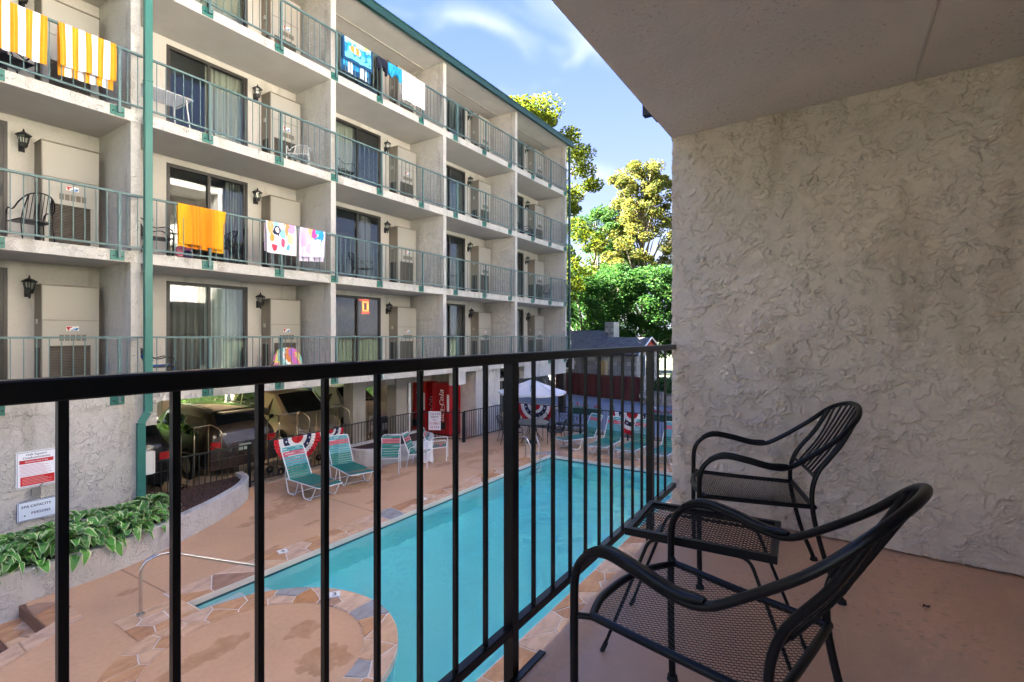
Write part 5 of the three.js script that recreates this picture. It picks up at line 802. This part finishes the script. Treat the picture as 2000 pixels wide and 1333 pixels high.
// ---------------------------------------------------------------- cars, local +z is the nose
function car(name, label, u, w, turn, o) {
  const g = thing(name, label, o.cat ?? 'car', 'vehicles parked in the carport', u, 0.004, w, turn), paint = mat(...o.paint, { roughness: 0.32, metalness: 0.35, clearcoat: 1, clearcoatRoughness: 0.06 });
  const rows = (s) => { const [z, hw, sill, belt, rh, ry] = s; return [V(hw * 0.9, sill, z), V(hw * 0.985, sill + 0.1, z), V(hw, (sill + belt) / 2, z), V(hw * 0.985, belt - 0.06, z), V(hw * 0.955, belt, z), V(rh, ry - 0.055, z), V(rh * 0.9, ry - 0.012, z), V(rh * 0.5, ry + 0.012, z), V(0, ry + 0.018, z)]; };
  const R = o.st.map(rows), mir = (p) => V(-p.x, p.y, p.z), L = [];
  for (let i = 0; i + 1 < R.length; i++) for (let k = 0; k < 8; k++) { const q = [R[i][k], R[i + 1][k], R[i + 1][k + 1], R[i][k + 1]]; L.push(...quad(...q), ...quad(...q.map(mir).reverse())); }
  for (const r of [R[0], R.at(-1)]) { const c = V(0, r[0].y, r[0].z); for (let k = 0; k < 8; k++) L.push(c, r[k], r[k + 1], c, mir(r[k + 1]), mir(r[k])); }
  part(g, 'body', clean(toCreasedNormals(tris(L), 0.55)), paint);
  const off = (p, n, d) => p.clone().add(n.clone().multiplyScalar(d)), panel = (a, b, c, d, inset, lift) => { const m = a.clone().add(b).add(c).add(d).multiplyScalar(0.25), n = b.clone().sub(a).cross(d.clone().sub(a)).normalize(); return [a, b, c, d].map((p) => off(p.clone().lerp(m, inset), n, lift)); };
  for (const [i, j] of o.side) for (const s of [1, -1]) { const f = (p) => s > 0 ? p : mir(p); let q = [R[i][4], R[j][4], R[j][5], R[i][5]].map((p) => f(p).clone()); const m = q.reduce((a, p) => a.add(p), V(0, 0, 0)).multiplyScalar(0.25); q = q.map((p) => V(p.x + s * 0.008, lerp(p.y, m.y, 0.10), lerp(p.z, m.z, 0.07))); part(g, 'side_window', tris(quad(...q)), M.carglass); }
  for (const [i, j, nm] of o.screens) { const top = R[j][6], bot = R[i][6], up = V(0, Math.abs(bot.z - top.z), (bot.z - top.z > 0 ? 1 : -1) * Math.abs(top.y - bot.y)).normalize(), wd = (p, k, t) => V(p.x * k, p.y, p.z).add(up.clone().multiplyScalar(0.022)); const lp = (a, b, t) => a.clone().lerp(b, t), b0 = lp(bot, top, 0.06), t0 = lp(bot, top, 0.93); part(g, nm, tris([...quad(wd(b0, 1.0), wd(t0, 1.0), wd(V(0, t0.y + 0.02, t0.z), 0), wd(V(0, b0.y + 0.02, b0.z), 0)), ...quad(wd(b0, -1.0), wd(V(0, b0.y + 0.02, b0.z), 0), wd(V(0, t0.y + 0.02, t0.z), 0), wd(t0, -1.0))]), M.carglass); }
  const hw = o.hw, front = o.st.at(-1), rear = o.st[0];
  for (const z of o.axles) for (const s of [1, -1]) {
    const arch = new THREE.CylinderGeometry(o.wr + 0.06, o.wr + 0.06, 0.02, 24); arch.rotateZ(Math.PI / 2); arch.translate(s * (hw + 0.0), o.wr + 0.02, z); part(g, 'wheel_arch', clean(arch), M.rubber);
    const wl = sub(g, 'wheel'), ty = new THREE.TorusGeometry(o.wr - 0.085, 0.09, 10, 28); ty.rotateY(Math.PI / 2); ty.translate(s * (hw - 0.04), o.wr, z); part(wl, 'tyre', clean(ty), M.rubber);
    const rm = new THREE.CylinderGeometry(o.wr - 0.12, o.wr - 0.12, 0.05, 18); rm.rotateZ(Math.PI / 2); rm.translate(s * (hw - 0.005), o.wr, z); part(wl, 'rim', clean(rm), M.rim);
  }
  for (const s of [1, -1]) {
    part(g, 'tail_light', bx(s * (rear[1] - 0.26), s * (rear[1] * 0.99 + 0.012), rear[3] - 0.22, rear[3] - 0.05, rear[0] - 0.015, rear[0] + 0.16), M.taillight);
    const hl = new THREE.SphereGeometry(0.14, 12, 8); hl.scale(1.25, 0.55, 0.6); hl.translate(s * (front[1] - 0.2), front[3] - 0.1, front[0] - 0.03); part(g, 'headlight', clean(hl), M.headlight);
    const mr = new THREE.SphereGeometry(0.1, 10, 8); mr.scale(0.9, 0.75, 0.5); mr.translate(s * (hw + 0.1), o.mirror[1], o.mirror[0]); part(g, 'door_mirror', clean(mr), o.mirrorM ?? paint);
    part(g, 'door_handle', mg(o.handles.map((z) => bx(s * (hw * 0.985), s * (hw + 0.022), o.st[3][3] - 0.16, o.st[3][3] - 0.13, z, z + 0.16))), o.trim ?? paint);
    part(g, 'sill_trim', bx(s * (hw * 0.9), s * (hw * 0.99), o.st[2][2] - 0.02, o.st[2][2] + 0.09, o.axles[0] + 0.45, o.axles[1] - 0.45), M.rubber);
  }
  part(g, 'rear_bumper', bx(-hw * 0.93, hw * 0.93, 0.34, 0.58, rear[0] - 0.07, rear[0] + 0.1), o.bumper ?? paint); part(g, 'front_bumper', bx(-hw * 0.9, hw * 0.9, 0.26, 0.50, front[0] - 0.1, front[0] + 0.07), o.bumper ?? paint);
  part(g, 'grille', bx(-hw * 0.48, hw * 0.48, front[3] - 0.34, front[3] - 0.10, front[0] - 0.01, front[0] + 0.02), M.lampblack);
  part(g, 'number_plate', bx(-0.16, 0.16, 0.72, 0.88, rear[0] - 0.02, rear[0] - 0.005), mat(0.35, 0.42, 0.36)); part(g, 'tailgate_trim', bx(-0.4, 0.4, 0.92, 0.945, rear[0] - 0.025, rear[0]), M.chrome);
  if (o.roofRails) for (const s of [1, -1]) part(g, 'roof_rail', bent([V(s * 0.60, o.roofRails, o.st[2][0]), V(s * 0.60, o.roofRails + 0.05, o.st[2][0] + 0.15), V(s * 0.60, o.roofRails + 0.05, o.st[4][0] - 0.1), V(s * 0.60, o.roofRails, o.st[4][0])], 0.014, 0.05, 6), M.chrome);
  if (o.spoiler) part(g, 'spoiler', bx(-0.6, 0.6, o.spoiler, o.spoiler + 0.04, o.st[1][0] - 0.16, o.st[1][0] + 0.1), paint);
  return g;
}
// station: z, half width, sill y, belt y, roof-edge half width, roof y
const suv = { hw: 0.96, wr: 0.37, axles: [-1.42, 1.48], st: [[-2.42, 0.86, 0.40, 1.08, 0.72, 1.18], [-2.30, 0.93, 0.32, 1.12, 0.72, 1.40], [-1.98, 0.96, 0.30, 1.13, 0.66, 1.76], [-0.9, 0.96, 0.30, 1.12, 0.66, 1.80], [0.35, 0.96, 0.30, 1.09, 0.64, 1.76], [1.15, 0.95, 0.30, 1.06, 0.80, 1.14], [2.15, 0.92, 0.32, 0.96, 0.76, 1.02], [2.45, 0.80, 0.40, 0.84, 0.60, 0.88]], side: [[2, 3], [3, 4]], screens: [[1, 2, 'rear_window'], [5, 4, 'windscreen']], mirror: [0.85, 1.14], handles: [-0.75, 0.25], roofRails: 1.77, spoiler: 1.72 };
const van = { hw: 0.93, wr: 0.33, axles: [-1.3, 1.40], st: [[-2.2, 0.88, 0.36, 1.12, 0.80, 1.80], [-2.1, 0.92, 0.30, 1.14, 0.78, 1.86], [-1.1, 0.93, 0.28, 1.14, 0.76, 1.90], [0.1, 0.93, 0.28, 1.12, 0.75, 1.90], [0.72, 0.93, 0.28, 1.08, 0.72, 1.84], [1.52, 0.92, 0.28, 1.02, 0.78, 1.14], [2.05, 0.87, 0.30, 0.90, 0.68, 0.96], [2.22, 0.72, 0.36, 0.74, 0.52, 0.80]], side: [[1, 2], [2, 3], [3, 4]], screens: [[5, 4, 'windscreen']], mirror: [1.05, 1.15], handles: [-0.2, 0.55] };
const FACEOUT = face(0, 1), FACEIN = face(0, -1);
car('brown_suv', 'dark brown SUV seen from behind, parked behind the curved planter', 7.38, 15.75, FACEOUT, { ...suv, cat: 'suv', paint: [0.055, 0.036, 0.024] });
car('tan_van', 'tan compact van facing the pool, parked beside the dark SUV', 10.43, 16.45, FACEIN, { ...van, cat: 'van', paint: [0.42, 0.35, 0.25], mirrorM: M.rubber });
car('white_suv', 'pale grey SUV facing the pool, beside the concrete column', 13.2, 16.7, FACEIN, { ...suv, cat: 'suv', paint: [0.50, 0.48, 0.42] });
car('black_suv', 'black SUV half hidden at the corner of the left wall', 4.75, 15.7, FACEOUT, { ...suv, cat: 'suv', paint: [0.012, 0.012, 0.013] });

// ---------------------------------------------------------------- trees: tapered trunk and limbs, crowns of many small leaves
function tree(name, label, u, w, o, group = 'trees beyond the road') {
  const g = thing(name, label, 'tree', group, u, -0.05, w), { H, base, R, clumps, leaves, size, cols } = o;
  const tr = crv([V(0, 0, 0), V(rr(-0.3, 0.3), H * 0.25, rr(-0.3, 0.3)), V(rr(-0.5, 0.5), H * 0.55, rr(-0.5, 0.5)), V(rr(-0.6, 0.6), H * 0.88, rr(-0.6, 0.6))], 16), trunkR = o.trunk ?? H * 0.018;
  part(g, 'trunk', sweep(tr, (t) => trunkR * (1 - 0.82 * t), 8), M.bark);
  const cl = []; for (let i = 0; i < clumps; i++) { const t = Math.pow((i + rnd()) / clumps, 0.9), y = lerp(base, H * 0.96, t), rad = R * (o.profile ? o.profile(t) : Math.sqrt(Math.max(0.06, 1 - Math.pow(2 * t - 0.85, 2) * 0.75))), a = i * 2.399 + rr(-0.5, 0.5), rr3 = rad * Math.sqrt(rr(0.12, 1)); cl.push([V(Math.cos(a) * rr3, y, Math.sin(a) * rr3), rr(0.55, 1.15) * (o.clump ?? R * 0.3)]); }
  const br = []; cl.forEach(([c], i) => { if (i % (o.limbEvery ?? 2)) return; const k = clamp((c.y - H * 0.16) / H * 1.05, 0.15, 0.9), s = tr[Math.round(k * 16)] ?? tr[8]; br.push(sweep(crv([s, s.clone().lerp(c, 0.5).add(V(0, -0.25, 0)), c], 6), (t) => trunkR * 0.36 * (1 - 0.85 * t), 5)); });
  part(g, 'limbs', mg(br), M.bark);
  const pos = [], col = [], d = V(), e = V(), f = V();
  for (let i = 0; i < leaves; i++) {
    const [c, r] = cl[Math.floor(rnd() * cl.length)], th = rr(0, 6.283), cz = rr(-1, 1), q = Math.sqrt(1 - cz * cz), ra = r * Math.pow(rnd(), 0.45);
    const p = V(c.x + q * Math.cos(th) * ra * 1.15, c.y + cz * ra * 0.75, c.z + q * Math.sin(th) * ra * 1.15), s = size * rr(0.6, 1.3);
    d.set(rr(-1, 1), rr(-0.7, 0.4), rr(-1, 1)).normalize(); e.set(rr(-1, 1), rr(-1, 1), rr(-1, 1)).cross(d).normalize(); f.copy(d).cross(e);
    const A = p.clone().addScaledVector(d, -s), B = p.clone().addScaledVector(e, s * 0.5).addScaledVector(f, s * 0.15), C = p.clone().addScaledVector(d, s), D = p.clone().addScaledVector(e, -s * 0.5).addScaledVector(f, s * 0.15);
    const k = cols[Math.floor(rnd() * cols.length)], b = rr(0.75, 1.25);
    for (const v of [A, B, C, A, C, D]) { pos.push(v.x, v.y, v.z); col.push(k[0] * b, k[1] * b, k[2] * b); }
  }
  const ge = new THREE.BufferGeometry(); ge.setAttribute('position', new THREE.Float32BufferAttribute(pos, 3)); ge.setAttribute('color', new THREE.Float32BufferAttribute(col, 3)); ge.computeVertexNormals(); ge.setAttribute('uv', new THREE.BufferAttribute(new Float32Array(pos.length / 3 * 2), 2));
  part(g, 'crown', ge, mat(1, 1, 1, { vertexColors: true, roughness: 1, specularIntensity: 0.2, transmission: o.tr ?? 0.4, thickness: 0 }));
}
const sunGold = [[0.155, 0.145, 0.022], [0.165, 0.15, 0.025], [0.12, 0.13, 0.022], [0.15, 0.12, 0.02], [0.075, 0.10, 0.018], [0.06, 0.09, 0.018]], lime = [[0.13, 0.16, 0.006], [0.16, 0.175, 0.008], [0.08, 0.12, 0.01]], deep = [[0.03, 0.095, 0.016], [0.04, 0.115, 0.02], [0.022, 0.075, 0.014], [0.055, 0.125, 0.016]], mid = [[0.055, 0.11, 0.02], [0.075, 0.14, 0.02], [0.045, 0.09, 0.02]];  // golden leaves carry the low sunlight in their colour
tree('sun_painted_tree', 'tall airy tree with sunlight painted into its golden leaves, above the far house', 53.6, 18.2, { H: 23, base: 9, R: 5.6, clumps: 110, leaves: 33000, size: 0.155, cols: sunGold, clump: 0.95, tr: 0.5, profile: (t) => 0.95 - 0.62 * t * t + 0.12 * Math.sin(t * 9) });
tree('green_tree', 'tall dark green tree standing just left of the golden tree', 53, 23.0, { H: 18.5, base: 6, R: 4.6, clumps: 56, leaves: 20000, size: 0.16, cols: [...mid, ...deep], clump: 1.1 });
tree('lime_tree', 'yellow-green tree rising behind the end of the opposite building', 32.6, 19.6, { H: 22.0, base: 6.5, R: 4.9, clumps: 60, leaves: 26000, size: 0.14, cols: lime, clump: 1.15 });
[[40.5, 19.5, 9.5, 3.4, 'leafy green tree beside the end of the opposite building'], [43, 17.0, 10.2, 3.6, 'leafy green tree behind the house chimney'], [44, 14.0, 9.8, 3.7, 'leafy green tree behind the middle of the house roof'], [45, 11.2, 9.6, 3.5, 'leafy green tree behind the red house gable'], [45, 8.0, 8.5, 3.3, 'leafy green tree at the balcony wall edge'], [50, 24.5, 11.5, 4, 'green tree at the back, left of the house']].forEach(([u, w, H, R, l]) => tree('leafy_tree', l, u, w, { H, base: 2.2, R, clumps: 46, leaves: 17000, size: 0.135, cols: deep, clump: 1.05, limbEvery: 3 }));
[[-6, 27, 13], [17.5, 29, 14.5], [1.5, 27, 13], [11.5, 27.5, 13.5], [24.8, 21.6, 13], [27.6, 24, 13.5], [30.5, 26.5, 14], [34, 29.5, 15], [24.0, 25.5, 15]].forEach(([u, w, H], i) => tree('added_shade_tree', ['added shade tree on the bank at the far left', 'added shade tree on the bank behind the vending machines', 'added shade tree on the bank behind the dark SUVs', 'added shade tree on the bank behind the pale SUV', 'added shade tree just behind the building end', 'second added shade tree behind the building end', 'third added shade tree behind the building end', 'fourth added shade tree behind the building end', 'tall added shade tree close behind the building end'][i], u, w, { H, base: 1.5, R: 4.2, clumps: 44, leaves: 7000, size: 0.30, cols: mid, clump: 1.4, limbEvery: 3 }, 'added trees that shade the carport, house and road'));  // unseen trees added to block the sun on carport, house and road
function bush(name, label, u, w, y, R, H, n, cols, size) { const pos = [], col = []; for (let i = 0; i < n; i++) { const th = rr(0, 6.283), cz = rr(0, 1), q = Math.sqrt(1 - cz * cz), ra = Math.pow(rnd(), 0.3), p = V(q * Math.cos(th) * R * ra, cz * H * ra, q * Math.sin(th) * R * ra), d = V(rr(-1, 1), rr(-1, 1), rr(-1, 1)).normalize(), e = V(rr(-1, 1), rr(-1, 1), rr(-1, 1)).cross(d).normalize(), s = size * rr(0.6, 1.3), k = cols[i % cols.length]; for (const v of [p.clone().addScaledVector(d, -s), p.clone().addScaledVector(e, s * 0.5), p.clone().addScaledVector(d, s), p.clone().addScaledVector(d, -s), p.clone().addScaledVector(d, s), p.clone().addScaledVector(e, -s * 0.5)]) { pos.push(v.x, v.y, v.z); col.push(...k); } } const ge = new THREE.BufferGeometry(); ge.setAttribute('position', new THREE.Float32BufferAttribute(pos, 3)); ge.setAttribute('color', new THREE.Float32BufferAttribute(col, 3)); ge.computeVertexNormals(); ge.setAttribute('uv', new THREE.BufferAttribute(new Float32Array(pos.length / 3 * 2), 2)); const g = thing(name, label, 'shrub', 'shrubs by the far house', u, y, w); part(g, 'foliage', ge, mat(1, 1, 1, { vertexColors: true, roughness: 0.75, transmission: 0.3, thickness: 0 })); part(g, 'stem', rod(V(0, -0.1, 0), V(0, H * 0.6, 0), 0.03, 6), M.bark); }
const fresh = [[0.07, 0.17, 0.02], [0.10, 0.21, 0.03], [0.05, 0.13, 0.02]];
bush('round_shrub', 'bright green shrub above the low stone wall, at the wall edge', 27.4, 7.1, 0.7, 0.9, 1.3, 2600, fresh, 0.10); bush('round_shrub', 'bright green shrub beside the end of the brown fence', 28.4, 8.5, 0.5, 0.6, 0.9, 1600, fresh, 0.10); bush('round_shrub', 'second bright green shrub behind the low stone wall', 28.6, 6.2, 0.7, 0.9, 1.4, 2200, fresh, 0.10);

// ---------------------------------------------------------------- far side of the road: brown board fence, stone house, stone wall
{
  const g = thing('board_fence', 'reddish brown wooden board fence along the far side of the road', 'fence'), a = [29.0, 15.6], b = [27.55, 9.45], n = 44, tones = [mat(0.125, 0.028, 0.020), mat(0.10, 0.022, 0.017), mat(0.15, 0.036, 0.025)], L = Math.hypot(b[0] - a[0], b[1] - a[1]), yaw = Math.atan2(b[0] - a[0], -(b[1] - a[1]));
  for (let i = 0; i < n; i++) { const t = (i + 0.5) / n, q = bx(-0.012, 0.012, 0.05, 1.36 + rr(-0.008, 0.008), -L / n / 2 + 0.004, L / n / 2 - 0.004); q.rotateY(yaw); q.translate(lerp(a[0], b[0], t), 0, -lerp(a[1], b[1], t)); part(g, 'board', q, tones[i % 3]); }
  const cap = bx(-0.06, 0.06, 1.37, 1.41, -L / 2, L / 2); cap.rotateY(yaw); cap.translate((a[0] + b[0]) / 2, 0, -(a[1] + b[1]) / 2); part(g, 'cap_rail', cap, tones[1]); part(g, 'end_post', wb(27.44, 27.58, 0, 1.5, 9.3, 9.44), tones[1]); rebase(g, 28.3, 0, 12.5);
}
{
  const h = thing('stone_house', 'grey stone cottage with shingled gable roof and red gable across the road', 'house'), T = [mat(0.34, 0.32, 0.28, { bumpMap: T_fine, bumpScale: 0.02 }), mat(0.26, 0.245, 0.215), mat(0.42, 0.395, 0.345), mat(0.20, 0.19, 0.17)];
  part(h, 'wall', mg([wb(31.6, 36.4, 0, 2.62, 11.2, 15.0), wb(31.2, 39, 0, 2.6, 15.0, 23)]), T[3]);
  // stone blocks on the two faces in view
  for (let r = 0; r < 9; r++) { let w = 11.2 + (r % 2) * 0.2; while (w < 17.6) { const l = rr(0.35, 0.7), y = 0.05 + r * 0.285, u = w < 15 ? 31.6 : 31.2; if (w + l < 15 || w > 15) part(h, 'stone', wb(u - 0.04 - rr(0, 0.025), u - 0.001, y, y + 0.26, w + 0.012, Math.min(w + l, 17.6) - 0.012), T[Math.floor(rnd() * 3)]); w += l; } let u = 31.62 + (r % 2) * 0.2; while (u < 36.3) { const l = rr(0.35, 0.7), y = 0.05 + r * 0.285; part(h, 'stone', wb(u + 0.012, Math.min(u + l, 36.38) - 0.012, y, y + 0.26, 11.16 - rr(0, 0.025), 11.199), T[Math.floor(rnd() * 3)]); u += l; } }
  const gable = (u0, u1, w0, w1, ye, yr, ov, nm) => { const um = (u0 + u1) / 2; part(h, nm, uvm(tris([...quad(P(u0 - ov, ye - ov * 0.35, w0 - ov), P(u0 - ov, ye - ov * 0.35, w1), P(um, yr, w1), P(um, yr, w0 - ov)), ...quad(P(u1 + ov, ye - ov * 0.35, w0 - ov), P(u1 + ov, ye - ov * 0.35, w1), P(um, yr, w1), P(um, yr, w0 - ov)), ...quad(P(u0 - ov, ye - ov * 0.35 - 0.1, w0 - ov), P(u0 - ov, ye - ov * 0.35 - 0.1, w1), P(um, yr - 0.1, w1), P(um, yr - 0.1, w0 - ov))])), M.shingle); };
  gable(31.6, 36.4, 11.2, 15.6, 2.62, 3.62, 0.28, 'wing_roof'); gable(31.2, 39, 14.6, 23, 2.6, 4.12, 0.3, 'main_roof');
  part(h, 'red_gable', tris([P(31.65, 2.62, 11.1), P(36.35, 2.62, 11.1), P(34, 3.55, 11.1)]), mat(0.36, 0.035, 0.025)); part(h, 'main_gable', tris([P(31.3, 2.6, 14.75), P(38.9, 2.6, 14.75), P(35.1, 4.05, 14.75)]), T[1]);
  part(h, 'barge_board', mg([sq(P(31.35, 2.5, 10.9), P(34, 3.62, 10.9), 0.07), sq(P(36.65, 2.5, 10.9), P(34, 3.62, 10.9), 0.07)]), M.whitepaint);
  const ch = part(h, 'chimney', wb(34.7, 35.7, 2.5, 4.72, 13.9, 14.6), T[2]); for (let r = 0; r < 7; r++) for (let k = 0; k < 3; k++) part(ch, 'stone', wb(34.66 - rr(0, 0.03), 34.699, 3.1 + r * 0.23, 3.31 + r * 0.23, 13.92 + k * 0.225, 14.13 + k * 0.225), T[Math.floor(rnd() * 3)]);
  for (const [w0, w1, y0, y1] of [[15.35, 16.15, 1.45, 2.2], [16.4, 17.25, 1.45, 2.2]]) { const wn = sub(h, 'window'); part(wn, 'frame', mg([wb(31.05, 31.13, y0, y0 + 0.1, w0, w1), wb(31.05, 31.13, y1 - 0.1, y1, w0, w1), wb(31.05, 31.13, y0 + 0.1, y1 - 0.1, w0, w0 + 0.09), wb(31.05, 31.13, y0 + 0.1, y1 - 0.1, w1 - 0.09, w1)]), M.whitepaint); part(wn, 'pane', wb(31.1, 31.12, y0 + 0.1, y1 - 0.1, w0 + 0.09, w1 - 0.09), M.carglass); }
  const dr = sub(h, 'door'); part(dr, 'door_leaf', wb(31.48, 31.53, 0, 2.05, 13.25, 13.6), mat(0.42, 0.28, 0.10)); part(dr, 'door_frame', mg([wb(31.44, 31.53, 0, 2.1, 13.05, 13.24), wb(31.44, 31.53, 0, 2.1, 13.61, 13.75)]), mat(0.62, 0.5, 0.3)); part(h, 'porch_box', wb(31.3, 31.5, 0.0, 0.75, 13.3, 13.9), mat(0.5, 0.05, 0.03));
  const w3 = sub(h, 'gable_window'); part(w3, 'pane', wb(33.2, 33.9, 1.1, 2.3, 11.10, 11.12), M.carglass); part(w3, 'frame', mg([wb(33.12, 33.2, 1.0, 2.4, 11.08, 11.13), wb(33.9, 33.98, 1.0, 2.4, 11.08, 11.13), wb(33.2, 33.9, 2.3, 2.4, 11.08, 11.13)]), M.whitepaint); for (const u of [32.75, 34.0]) part(w3, 'shutter', wb(u, u + 0.36, 1.0, 2.4, 11.07, 11.12), mat(0.035, 0.06, 0.08));
  rebase(h, 34, 0, 15);
}
{ const g = thing('stone_retaining_wall', 'low dry stone wall below the shrubs across the road', 'wall'), T = [mat(0.36, 0.32, 0.27), mat(0.26, 0.23, 0.19), mat(0.44, 0.40, 0.35)]; for (let r = 0; r < 4; r++) { let w = 2.4; while (w < 8.9) { const l = rr(0.25, 0.5); part(g, 'stone', wb(26.9 + rr(0, 0.05), 27.25, r * 0.18, r * 0.18 + 0.17, w, w + l - 0.02), T[Math.floor(rnd() * 3)]); w += l; } } part(g, 'core', wb(27.0, 30, -0.05, 0.66, 2.2, 9.0), mat(0.10, 0.075, 0.05)); rebase(g, 27.3, 0, 5.6); }
{ const g = thing('white_outbuilding', 'white building with red trim far behind the shrubs at the wall edge', 'building', null, 44, 0, 7.4); part(g, 'wall', bx(-3, 3, 0, 3.0, -4, 2.2), M.whitepaint); part(g, 'red_trim', bx(-3.05, 3.05, 2.6, 3.0, -4.05, 2.25), mat(0.4, 0.06, 0.05)); part(g, 'roof', tris([...quad(V(-3.3, 2.95, -4.3), V(-3.3, 2.95, 2.5), V(0, 4.0, 2.5), V(0, 4.0, -4.3)), ...quad(V(3.3, 2.95, -4.3), V(3.3, 2.95, 2.5), V(0, 4.0, 2.5), V(0, 4.0, -4.3))]), M.shingle); part(g, 'window', bx(-3.04, -3.01, 1.0, 2.0, -1, 0.4), M.carglass); }
{ // a curled dry leaf on the balcony floor
  const L = [], n = 6; for (let i = 0; i < n; i++) for (const k of [-1, 1]) { const f = (a, b) => V(b * k * 0.009 * Math.sin(Math.PI * clamp(a / n, 0.02, 0.98)), 0.003 + 0.006 * b + 0.004 * Math.sin(a), -0.02 + 0.04 * a / n); L.push(...quad(f(i, 0), f(i + 1, 0), f(i + 1, 1), f(i, 1))); }
  const o = single('dry_leaf', tris(L), mat(0.10, 0.05, 0.025), 'tiny curled dry leaf lying on the balcony floor', 'leaf'); o.position.set(2.82, 2.571, 0.3); o.rotation.y = 0.8;
}
renderer.render(scene, camera);
